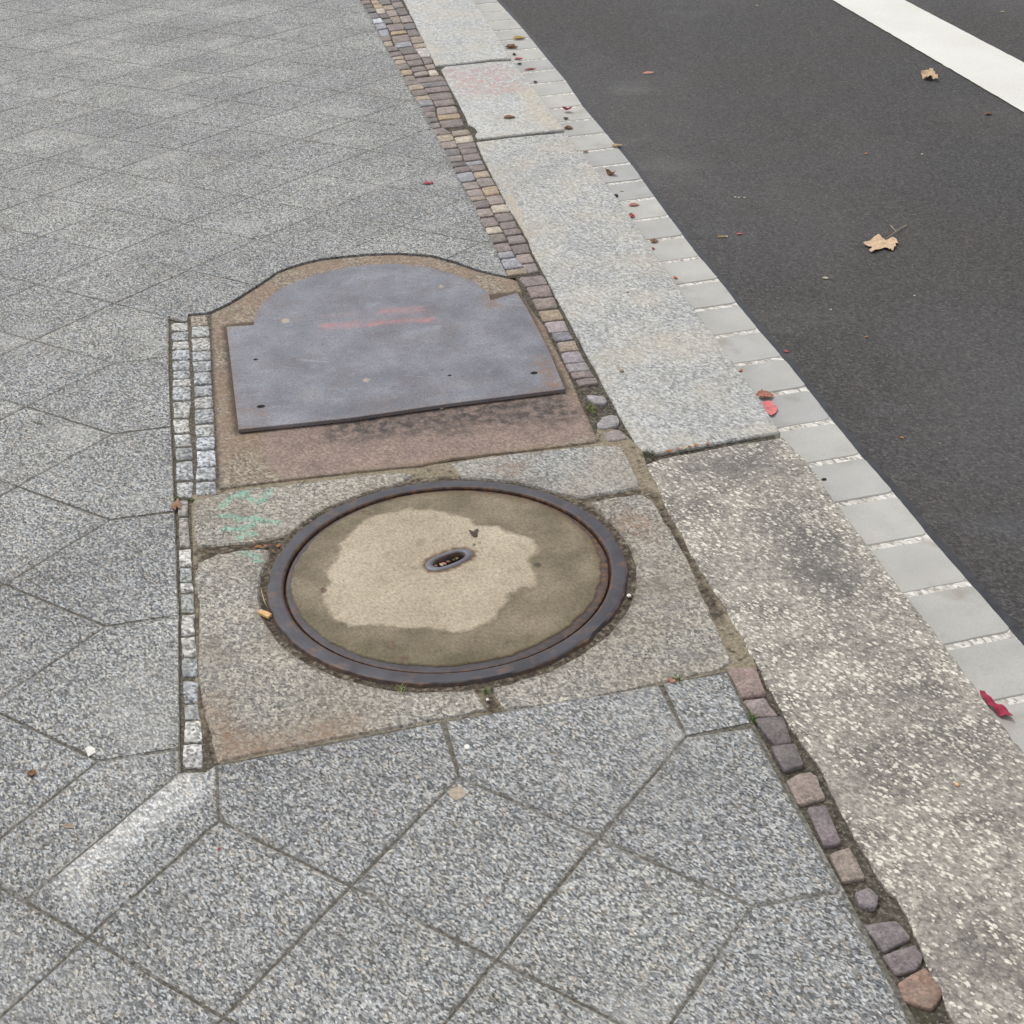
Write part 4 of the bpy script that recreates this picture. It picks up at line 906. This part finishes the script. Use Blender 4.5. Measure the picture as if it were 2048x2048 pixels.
column(lw, LA, RA, [645, 662, 681, 698, 719, 741, 757, 772, 801, 836, 866, 893, 920, 961, 996], .04, M_SETT_W, {700: (.40, .42, .44), 810: (.42, .42, .40), 900: (.27, .28, .28)}, GW, 21, 1.6, 1.6, .88)
column(lw, LA, RA, [999, 1034, 1096, 1134, 1164, 1184, 1226, 1271, 1315, 1354], .04, M_SETT_W, {1100: (.62, .61, .57), 1140: (.33, .35, .34), 1190: (.36, .38, .36), 1000: (.34, .32, .29), 1040: (.36, .34, .31), 1230: (.52, .50, .48)}, GW, 22, 2.2, 1.4, .9)
column(lw, LA, RA, [1358, 1405, 1440, 1486, 1537], .02, M_SETT_W, {1450: (.58, .57, .53), 1410: (.38, .39, .38)}, GW, 23, 1.6, 1.6, .9)
column(lw, RB0, RB1, [629, 652, 674, 701, 723, 744, 771, 793, 817, 847, 873, 900, 934, 962, 991], .06, M_SETT_W, {630: (.32, .27, .22), 875: (.44, .46, .49), 905: (.48, .50, .53)}, GW, 24, 1.8, 2.0, .9)

# ------------------------------------------------------------------ small things lying about
def leaf_mat(name, c, back=None, r=.7):
    m = NT(name, r, .3)
    k = m.ramp(m.noise(140, 4), [(.3, g(.75)), (.7, g(1.2))])
    x = m.mix(1.0, tuple(c) + (1,), k, 'MULTIPLY')
    return m.done(x, m.bump(m.noise(300, 3), .3, .001))
LM = {'tan': leaf_mat('dry_tan_leaf', (.60, .44, .27)), 'brown': leaf_mat('dry_brown_leaf', (.30, .17, .10)), 'dark': leaf_mat('dark_leaf', (.075, .05, .035)), 'red': leaf_mat('red_leaf', (.46, .10, .09)),
      'pink': leaf_mat('pink_red_leaf', (.56, .13, .17)), 'magenta': leaf_mat('magenta_leaf', (.36, .03, .07)), 'orange': leaf_mat('orange_leaf', (.55, .22, .09)), 'yellow': leaf_mat('yellow_leaf', (.55, .38, .13)),
      'salmon': leaf_mat('salmon_leaf', (.52, .24, .18)), 'maple': leaf_mat('dry_maple_leaf', (.63, .45, .29)), 'petal': leaf_mat('pink_petal', (.72, .20, .20), r=.5), 'stalk': leaf_mat('leaf_stalk', (.33, .26, .20)),
      'white': leaf_mat('white_paper', (.80, .77, .72)), 'wood': leaf_mat('fresh_wood', (.72, .45, .20)), 'filter': leaf_mat('cigarette_filter', (.62, .42, .22)), 'gum': leaf_mat('flattened_gum', (.42, .345, .27)),
      'pebble': leaf_mat('brown_pebble', (.33, .26, .19)), 'cream': leaf_mat('cream_chip', (.62, .55, .42)), 'moss': leaf_mat('moss', (.075, .10, .03)), 'grass': leaf_mat('grass', (.13, .25, .05)), 'straw': leaf_mat('straw', (.55, .46, .28)), 'black': leaf_mat('dark_seed', (.045, .038, .032))}
def place(o, x, y, z):
    o.data.transform(Matrix.Translation((-x, -y, -z))); o.location = (x, y, z)
def leaf_obj(name, px, py, z, wpx, hpx, ang, col, label, cat='leaf', curl=.5, group=None, seed=0, tip=1.0, lift=.0, parent=None, col2=None):
    """a dry leaf: wpx, hpx = its length and width in photo pixels; bent along its middle, wavy rim"""
    x0, y0 = at(px, py, z); x1, y1 = at(px + 1, py, z); k = math.hypot(x1 - x0, y1 - y0)
    L, W = wpx * k, max(.006, hpx * k * 1.9); bm = bmesh.new(); rows = []; rs = random.Random(seed + int(px))
    nl, nw = 12, 6
    ca, sa_ = math.cos(math.radians(ang)), math.sin(math.radians(ang))
    bend = rs.uniform(.2, .9) * curl
    for i in range(nl + 1):
        t = i / nl; wd = (math.sin(math.pi * min(1, t * 1.0)) ** .75) * (1 - .35 * t * tip) * (1 + .5 * nz(t * 9, seed, 1.7, px)) + .04
        r_ = []
        for j in range(nw + 1):
            u = (j / nw - .5) * 2; lx = (t - .5) * L; ly = u * W / 2 * wd * (1 + .45 * nz(t * 11, u * 1.5, 1.3, py)) + W * .22 * nz(t * 4, 1, 1.1, px + py) * (1 - .25 * curl)
            lz = .0012 + lift + W * .38 * curl * abs(u) ** 1.5 * wd + L * .10 * bend * (2 * t - 1) ** 2 + .0012 * nz(t * 5, u * 3, 1.1, px + 3)
            r_.append(bm.verts.new((x0 + lx * ca - ly * sa_, y0 + lx * sa_ + ly * ca, z + lz)))
        rows.append(r_)
    for a, b in zip(rows, rows[1:]):
        for j in range(nw): bm.faces.new((a[j], a[j + 1], b[j + 1], b[j]))
    o = link(name, bm, LM[col], parent)
    if not parent:
        place(o, x0, y0, z); tag(o, label, cat, group)
    return o
def flat_obj(name, px, z, thick, col, label, cat, wav=.0, group=None, parent=None, lift=.0):
    outl = ats(px, z); bm = slab_bm(outl, z + thick + lift, thick, min(.0006, thick * .4), .006)
    if wav:
        for v in bm.verts: v.co.z += wav * (.5 + nz(v.co.x, v.co.y, 45, px[0][0]))
    o = link(name, bm, LM[col], parent)
    if not parent:
        cx = sum(a[0] for a in outl) / len(outl); cy = sum(a[1] for a in outl) / len(outl); place(o, cx, cy, z); tag(o, label, cat, group)
    return o
def tube_bm(pts, radii, seg=8):
    bm = bmesh.new(); rings = []
    for i, p in enumerate(pts):
        p = Vector(p); dv = (Vector(pts[min(i + 1, len(pts) - 1)]) - Vector(pts[max(i - 1, 0)])).normalized()
        a = dv.cross(Vector((0, 0, 1))); a = a.normalized() if a.length > 1e-4 else Vector((1, 0, 0)); b = dv.cross(a).normalized()
        rings.append([bm.verts.new(p + (a * math.cos(2 * math.pi * k / seg) + b * math.sin(2 * math.pi * k / seg)) * radii[i]) for k in range(seg)])
    for a, b in zip(rings, rings[1:]):
        for k in range(seg): bm.faces.new((a[k], a[(k + 1) % seg], b[(k + 1) % seg], b[k]))
    bm.faces.new(rings[0]); bm.faces.new(rings[-1]); return bm
def pebble(px, py, z, wpx, hpx, col, label, cat='pebble', name='pebble', group=None, flat=.6, lift=0.0):
    x0, y0 = at(px, py, z); x1, y1 = at(px + 1, py, z); k = math.hypot(x1 - x0, y1 - y0); a, b = wpx * k / 2, max(.0022, hpx * k / 2 * 1.3)
    bm = bmesh.new(); bmesh.ops.create_icosphere(bm, subdivisions=3, radius=1)
    hh = min(a, b) * flat
    for v in bm.verts:
        n_ = 1 + .22 * mnoise.noise(v.co * 1.6 + Vector((px, py, 0)))
        v.co = Vector((x0 + v.co.x * a * n_, y0 + v.co.y * b * n_, z + hh * .8 + lift + v.co.z * hh * n_))
    o = link(name, bm, LM[col], smooth=True); place(o, x0, y0, z); return tag(o, label, cat, group)
def tuft(px, py, z, rx, ry, n, h, cols, label, name='grass_tuft', cat='grass tuft', seed=0):
    rs = random.Random(seed); x0, y0 = at(px, py, z); x1, _ = at(px + 1, py, z); k = abs(x1 - x0); bm = bmesh.new(); mi = []
    for i in range(n):
        a = rs.uniform(0, 6.283); r_ = math.sqrt(rs.random()); bx, by = x0 + rx * k * r_ * math.cos(a), y0 + ry * k * 1.4 * r_ * math.sin(a)
        da = rs.uniform(0, 6.283); hh = h * rs.uniform(.4, 1.1); wd = rs.uniform(.0006, .0013); lean = rs.uniform(.3, 1.2) * hh
        px_, py_ = -math.sin(da) * wd, math.cos(da) * wd
        prev = None
        for s in range(4):
            t = s / 3; cx, cy, cz = bx + math.cos(da) * lean * t * t, by + math.sin(da) * lean * t * t, z - .004 + hh * t * (1 - .25 * t)
            w_ = (1 - t * .9); cur = (bm.verts.new((cx - px_ * w_, cy - py_ * w_, cz)), bm.verts.new((cx + px_ * w_, cy + py_ * w_, cz)))
            if prev:
                f = bm.faces.new((prev[0], prev[1], cur[1], cur[0])); f.material_index = i % len(cols)
            prev = cur
    me = bpy.data.meshes.new(name); bm.to_mesh(me); bm.free(); o = bpy.data.objects.new(name, me); COL.objects.link(o)
    for c_ in cols: me.materials.append(LM[c_])
    place(o, x0, y0, z); return tag(o, label, cat)

ORD = ['first', 'second', 'third', 'fourth', 'fifth', 'sixth', 'seventh']
# leaves in the gutter and on the kerb, from the far end towards the camera
GL = 'fallen leaves along the foot of the kerb'
leaf_obj('fallen_leaf', 1038, 78, ZG, 27, 10, 12, 'yellow', 'yellow brown curled leaf on gutter blocks, the farthest leaf in the gutter', curl=.6, group=GL)
leaf_obj('fallen_leaf', 1023, 96, ZG, 26, 10, -25, 'brown', 'dark orange brown curled leaf at kerb foot just below the yellow leaf', curl=.9, group=GL)
leaf_obj('fallen_leaf', 1037, 118, ZG, 18, 7, 3, 'pink', 'short pink red leaf at the kerb joint above the pink paint traces', curl=.4, group=GL)
leaf_obj('fallen_leaf', 1061, 139, ZG, 27, 5, 12, 'red', 'long thin red leaf lying across the pale gutter near the pink painted kerb', curl=.5, group=GL)
leaf_obj('fallen_leaf', 1019, 236, 0, 25, 8, 2, 'brown', 'small brown leaf lying on top of the chipped kerbstone', curl=.7)
t = leaf_obj('fallen_leaf', 1134, 224, ZG, 15, 12, 60, 'magenta', 'bright magenta leaf standing above dark stem bits in the gutter', curl=.9, group=GL, lift=.008)
leaf_obj('dry_stalk', 1132, 238, ZG, 14, 6, 70, 'dark', None, curl=.8, parent=None); bpy.context.view_layer.update()
o = COL.objects[-1]; tag(o, 'dark dry stem bits directly under the bright magenta leaf', 'stem')
leaf_obj('fallen_leaf', 1137, 258, ZG, 19, 8, -30, 'brown', 'curled brown leaf at the lower corner of the chipped kerbstone', curl=.9, group=GL)
leaf_obj('fallen_leaf', 1234, 293, ZG, 23, 7, -6, 'tan', 'tan leaf with dark underside at the outer edge of the gutter blocks', curl=.8, group=GL)
leaf_obj('fallen_leaf', 1172, 305, ZG, 13, 5, 15, 'brown', 'tiny brown leaf at the kerb foot left of the tan leaf', curl=.6, group=GL)
leaf_obj('fallen_leaf', 1222, 350, ZG, 16, 13, 40, 'brown', 'cupped dark brown leaf in the middle of a gutter block', curl=1.2, group=GL)
leaf_obj('fallen_leaf', 1268, 411, ZG, 23, 7, -8, 'salmon', 'pinkish leaf with dark tip on a gutter block, above the orange red one', curl=.6, group=GL)
leaf_obj('fallen_leaf', 1262, 434, ZG, 17, 10, -30, 'red', 'orange red crumpled leaf touching the kerb foot', curl=.7, group=GL)
leaf_obj('fallen_leaf', 1308, 484, ZG, 18, 8, -18, 'brown', 'grey brown leaf on the gutter mortar joint near a red scrap', curl=.7, group=GL)
leaf_obj('leaf_scrap', 1306, 498, ZG, 9, 5, -20, 'red', 'tiny red leaf scrap just below the grey brown leaf', 'leaf scrap', curl=.5)
leaf_obj('leaf_scrap', 1351, 557, ZG, 9, 7, 0, 'orange', 'small orange leaf scrap at the kerb foot on a joint', 'leaf scrap', curl=.6)
leaf_obj('leaf_scrap', 1482, 743, ZG, 8, 6, -40, 'orange', 'orange brown scrap at the kerb foot above the pink petal', 'leaf scrap', curl=.6)
leaf_obj('fallen_leaf', 1530, 794, ZG, 36, 17, -15, 'salmon', 'crumpled salmon brown dry leaf touching the pink petal at the kerb foot', curl=.8, group=GL, seed=4)
flat_obj('petal', [(1515, 806), (1526, 807), (1533, 803), (1539, 804), (1547, 809), (1553, 815), (1555, 821), (1551, 828), (1546, 833), (1541, 834), (1534, 828), (1522, 818)], ZG, .0006, 'petal', 'glossy pink red petal at the kerb foot below the crumpled leaf', 'petal', .004, lift=.002)
flat_obj('fallen_leaf', [(1958, 1386), (1968, 1388), (1976, 1399), (1988, 1409), (2003, 1415), (2015, 1424), (2024, 1443), (2012, 1438), (2001, 1437), (1986, 1428), (1974, 1413), (1964, 1402)], ZG, .0006, 'magenta', 'folded magenta leaf at the kerb foot, nearest leaf to the camera', 'leaf', .010, GL, lift=.003)
leaf_obj('leaf_scrap', 1029, 110, ZG, 8, 6, 0, 'dark', 'dark green brown crumb between the orange brown and pink red leaves', 'leaf scrap', curl=.7)
leaf_obj('leaf_scrap', 1039, 129, ZG, 10, 5, -25, 'black', 'blackish crumb just below the short pink red leaf', 'leaf scrap', curl=.7)
leaf_obj('leaf_scrap', 1071, 165, ZG, 8, 5, 0, 'black', 'blackish crumb beside a faint pink scrap on the gutter', 'leaf scrap', curl=.7)
pebble(1232, 393, ZG, 9, 8, 'black', 'round black seed in the gutter above the pinkish leaf', 'seed', 'seed')
pebble(1648, 960, ZG, 11, 6, 'black', 'oval black seed on a gutter block beside the aggregate kerb slab', 'seed', 'seed')
leaf_obj('leaf_scrap', 1244, 382, ZG, 8, 4, -35, 'cream', 'tiny cream scrap on the gutter beside the round black seed', 'leaf scrap', curl=.3)
# on the road
mp = empty('maple_leaf', *at(1762, 488, ZR), ZR); tag(mp, 'large pale tan maple leaf with its stalk lying on the asphalt', 'maple leaf')
mpx = [(340, 640), (480, 590), (600, 500), (680, 440), (730, 420), (800, 470), (850, 520), (900, 560), (960, 550), (1030, 520), (1110, 490), (1190, 540), (1230, 620), (1215, 660), (1165, 650), (1185, 740), (1130, 750), (1110, 820), (1080, 820), (1040, 795), (1000, 815), (960, 785), (890, 760), (800, 790), (740, 800), (640, 840), (545, 870), (490, 820), (560, 760), (545, 730), (480, 720), (380, 690)]
flat_obj('blade', [(1700 + a * .07764, 440 + b * .07764) for a, b in mpx], ZR, .0006, 'maple', None, None, .006, parent=mp, lift=.004)
def tubepx(name, pxs, z, hs, rad, col, parent=None):
    pts = [at(a, b, z) + (z + h,) for (a, b), h in zip(pxs, hs)]
    return link(name, tube_bm(pts, rad), LM[col], parent, True)
tubepx('stalk', [(1770, 481), (1780, 475), (1790, 468), (1802, 460), (1813, 454)], ZR, [.006, .007, .008, .008, .006], [.0012, .0014, .0016, .0019, .0026], 'stalk', mp)
tubepx('twig', [(1792, 467), (1786, 461), (1781, 454)], ZR, [.008, .007, .006], [.0007, .0008, .0011], 'straw', mp)
flat_obj('fallen_leaf', [(1841, 152), (1850, 149), (1859, 145), (1865, 146), (1870, 156), (1875, 165), (1862, 161), (1853, 163), (1846, 159)], ZR, .0006, 'tan', 'folded tan leaf on the asphalt beside the white line', 'leaf', .022, lift=.004)
leaf_obj('fallen_leaf', 1297, 146, ZR, 26, 9, 4, 'salmon', 'flat light brown leaf alone on the asphalt at the top of the photo', curl=.1)
leaf_obj('fallen_leaf', 1976, 229, ZR, 16, 8, 10, 'brown', 'small brown leaf below the white line at the right', curl=.8)
leaf_obj('leaf_scrap', 2005, 25, ZR, 8, 5, -20, 'tan', 'tiny tan scrap beyond the white line', 'leaf scrap', curl=.5)
leaf_obj('leaf_scrap', 1702, 73, ZR, 7, 3, -30, 'brown', 'tiny brown scrap on the asphalt left of the white line', 'leaf scrap', curl=.5)
leaf_obj('leaf_scrap', 1733, 308, ZR, 8, 4, 0, 'orange', 'tiny rust brown scrap on the asphalt above the maple leaf', 'leaf scrap', curl=.5)
leaf_obj('leaf_scrap', 1733, 675, ZR, 10, 5, 0, 'brown', 'tiny brown scrap on the asphalt below the maple leaf', 'leaf scrap', curl=.5)
leaf_obj('leaf_scrap', 1572, 704, ZR, 11, 6, -30, 'red', 'small red scrap on the asphalt next to the gutter edge', 'leaf scrap', curl=.5)
leaf_obj('leaf_scrap', 1804, 876, ZR, 8, 4, -55, 'orange', 'tiny orange scrap alone on the asphalt at the lower right', 'leaf scrap', curl=.5)
leaf_obj('leaf_scrap', 1479, 469, ZR, 13, 5, -10, 'pink', 'small pink scrap beside the cigarette end on the asphalt', 'leaf scrap', curl=.5)
leaf_obj('leaf_scrap', 1651, 557, ZR, 13, 6, -20, 'cream', 'crumbled whitish scrap on the asphalt below and left of the maple leaf', 'leaf scrap', curl=.4)
for i, (a, b) in enumerate(((1471, 395), (1478, 396), (1489, 396), (1514, 12), (1844, 309), (1662, 620), (1829, 592))): pebble(a, b, ZR, 5, 3, 'cream', ['leftmost of three whitish grit grains in a row on the asphalt', 'middle one of three whitish grit grains in a row on the asphalt', 'rightmost of three whitish grit grains in a row on the asphalt', 'lone whitish grit grain on the asphalt at the top edge of the photo', 'lone whitish grit grain on the asphalt above right of the maple leaf', 'lone whitish grit grain on the asphalt between gutter and maple leaf', 'lone whitish grit grain on the asphalt just below the maple leaf'][i], 'grit', 'grit', 'whitish grit on the asphalt')
cb = empty('cigarette_end', *at(1445, 475, ZR), ZR); tag(cb, 'tan cigarette end with a pale tip on the asphalt near the gutter', 'cigarette end')
tubepx('filter', [(1436, 475.5), (1441, 475.3), (1451, 475)], ZR, [.0035] * 3, [.0035] * 3, 'filter', cb)
tubepx('paper_tip', [(1451.1, 475), (1455, 474.8)], ZR, [.0035] * 2, [.0033] * 2, 'white', cb)
# on the pavement
leaf_obj('fallen_leaf', 857, 368, 0, 25, 7, 3, 'pink', 'narrow dark red leaf alone on the grey pavement left of the sett strip', curl=.7)
flat_obj('fallen_leaf', [(340, 1018), (348, 1012), (353, 1004), (357, 1000), (360, 1009), (363, 1022), (354, 1018), (351, 1024), (346, 1020)], 0, .0006, 'brown', 'three pointed brown leaf on the pale setts beside the green paint marks', 'leaf', .006, lift=.003)
flat_obj('paper_scrap', [(170, 1500), (181, 1493), (190, 1499), (192, 1507), (184, 1510), (177, 1515), (174, 1507)], 0, .002, 'white', 'small crumpled white paper scrap on the pavement at the left', 'paper scrap', .003)
leaf_obj('fallen_leaf', 64, 1550, 0, 22, 9, -15, 'brown', 'small curled brown leaf on the pavement near the left edge', curl=1.0)
flat_obj('wood_chip', [(515.5, 1228), (522, 1222), (544, 1231), (537, 1238.5)], 0, .006, 'wood', 'light orange wood chip beside the left side of the manhole', 'wood chip')
gp = [(915 + 17 * math.cos(t * .449) * (1 + .12 * math.sin(t * 2.3)), 1587 + 13 * math.sin(t * .449) * (1 + .12 * math.cos(t * 1.7))) for t in range(14)]
flat_obj('chewing_gum', gp, 0, .0015, 'gum', 'flattened beige chewing gum on the pavement below the manhole', 'chewing gum')
gp = [(934 + 6 * math.cos(t * .785), 1494 + 5 * math.sin(t * .785)) for t in range(8)]
flat_obj('chewing_gum', gp, 0, .0015, 'white', 'small white chewing gum spot above the beige one', 'chewing gum')
leaf_obj('leaf_scrap', 438, 1700, 0, 6, 5, 0, 'red', 'tiny dark red scrap on the pavement below the frame corner', 'leaf scrap', curl=.5)
leaf_obj('leaf_scrap', 138, 1653, 0, 15, 14, 60, 'stalk', 'faded brown leaf remains on the pavement at lower left', 'leaf scrap', curl=.1)
o = tubepx('straw', [(860, 1692), (866, 1700), (873, 1711), (881, 1722)], 0, [.002, .004, .004, .002], [.0005, .0008, .0008, .0004], 'straw'); tag(o, 'single straw coloured grass blade on the pavement below the chewing gum', 'straw')
o = tubepx('twig', [(68, 846), (76, 848), (86, 849)], 0, [.002, .003, .002], [.0010, .0014, .0008], 'moss'); tag(o, 'short green brown twig on the pavement near the left edge', 'twig')
o = tubepx('straw', [(607, 277), (612, 281), (618, 284)], 0, [.002, .003, .002], [.0010, .0014, .0008], 'straw'); tag(o, 'short straw bit on the grey pavement above the steel plate', 'straw')
o = tubepx('straw', [(522, 1180), (526, 1195), (530, 1208), (535, 1217)], 0, [.004, .005, .005, .003], [.0005, .0008, .0008, .0004], 'straw'); tag(o, 'thin brown straw leaning on the left of the manhole ring', 'straw')
flat_obj('fallen_leaf', [(937, 1061), (942, 1062), (947, 1065), (953.5, 1059), (957, 1060), (954.5, 1067), (955, 1074), (947, 1075), (942, 1070)], .003, .0005, 'dark', 'dark brown flattened leaf on the dry concrete of the manhole cover', 'leaf', .002, lift=.001)
flat_obj('wood_chip', [(876, 815), (884, 812), (890, 815), (882, 819)], 0, .004, 'cream', 'cream chip at the lower edge of the steel plate', 'wood chip')
pebble(1243, 743, 0, 9, 8, 'pebble', 'brown pebble on the long pale kerbstone')
pebble(1258, 1193, 0, 9, 8, 'white', 'white pebble beside the right side of the manhole ring')
pebble(975, 1400, 0, 6, 7, 'white', 'small white pebble in the joint just below the manhole ring')
pebble(1914, 1570, 0, 8, 8, 'wood', 'small orange pebble on the aggregate kerb slab')
pebble(1717, 1957, 0, 8, 6, 'pebble', 'brown pebble on the pavement at the bottom right')
pebble(1255, 585, 0, 6, 4, 'pebble', 'tiny brown pebble on the upper part of the long kerbstone')
for i, (a, b, L_, c_) in enumerate(((1341, 906, 14, 'orange'), (1358, 901, 8, 'salmon'), (1369, 899, 12, 'straw'), (1379, 897, 9, 'brown'), (1392, 894, 10, 'orange'), (1416, 891, 9, 'salmon'), (1330, 911, 8, 'brown'))):
    leaf_obj('leaf_scrap', a, b, -.004, L_, 5, 10 + i * 23, c_, ORD[[1, 2, 3, 4, 5, 6, 0][i]] + ' leaf scrap from the left in the dark joint between two kerbstones', 'leaf scrap', curl=.8, group='leaf scraps in the kerb joint', lift=.003)
for i, (a, b, L_, c_) in enumerate(((516, 1094, 14, 'orange'), (532, 1092, 9, 'salmon'), (556, 1092, 10, 'orange'), (565, 1098, 8, 'brown'), (545, 1103, 8, 'brown'))):
    leaf_obj('leaf_scrap', a, b, 0, L_, 5, 15 + i * 31, c_, ORD[[0, 1, 3, 4, 2][i]] + ' leaf scrap from the left in the dark gap left of the manhole', 'leaf scrap', curl=.8, group='leaf scraps in the gap left of the manhole', lift=-.001)
for i, (a, b, L_, c_) in enumerate(((883, 1132, 12, 'tan'), (888, 1130, 12, 'salmon'), (897, 1126, 10, 'brown'), (872, 1134, 9, 'brown'), (908, 1122, 9, 'moss'), (914, 1119, 8, 'brown'))):
    leaf_obj('leaf_scrap', a, b, -.006, L_, 4, -60 + i * 25, c_, ORD[[1, 2, 3, 0, 4, 5][i]] + ' plant scrap from the left inside the lifting slot of the cover', 'leaf scrap', curl=.5, group='plant scraps in the lifting slot', lift=.002)
tuft(1182, 818, 0, 9, 16, 60, .022, ['grass', 'grass', 'moss', 'straw'], 'bright green grass tuft at the lower end of the sett strip', seed=1)
tuft(1300, 906, 0, 18, 11, 90, .010, ['moss'], 'dark green moss clump in the corner of the kerbstone joint', 'moss_clump', 'moss', 2)
tuft(352, 995, 0, 11, 4, 50, .010, ['moss', 'grass'], 'small moss clump on the pale setts above the three pointed leaf', 'moss_clump', 'moss', 3)
tuft(381, 999, 0, 7, 4, 40, .010, ['moss', 'grass'], 'small moss clump right of the narrow pale sett row', 'moss_clump', 'moss', 4)
tuft(636, 1029, 0, 22, 8, 90, .008, ['moss'], 'moss clump along the upper left edge of the manhole ring', 'moss_clump', 'moss', 5)
tuft(803, 1381, 0, 7, 8, 40, .018, ['grass', 'moss', 'straw'], 'small grass tuft under the bottom of the manhole ring', seed=6)
tuft(972, 1382, 0, 6, 6, 30, .012, ['moss', 'grass'], 'tiny grass tuft in the joint right of the bottom of the ring', seed=7)
tuft(1353, 1358, 0, 9, 8, 50, .014, ['moss', 'grass', 'straw'], 'grass tuft with an orange scrap at the lower edge of the right slab', seed=8)
leaf_obj('leaf_scrap', 1344, 1365, 0, 12, 9, 50, 'salmon', 'light orange scrap leaning on the grass tuft at the slab edge', 'leaf scrap', curl=.6, lift=.003)
tuft(1507, 1437, 0, 8, 10, 45, .015, ['moss', 'grass'], 'grass tuft between the paving and the reddish sett row', seed=9)
tuft(790, 89, 0, 5, 4, 25, .014, ['moss'], 'tiny moss clump among the setts at the top of the photo', 'moss_clump', 'moss', 10)
tuft(912, 212, 0, 5, 8, 25, .010, ['moss'], 'mossy clump on the left edge of the chipped kerbstone', 'moss_clump', 'moss', 11)
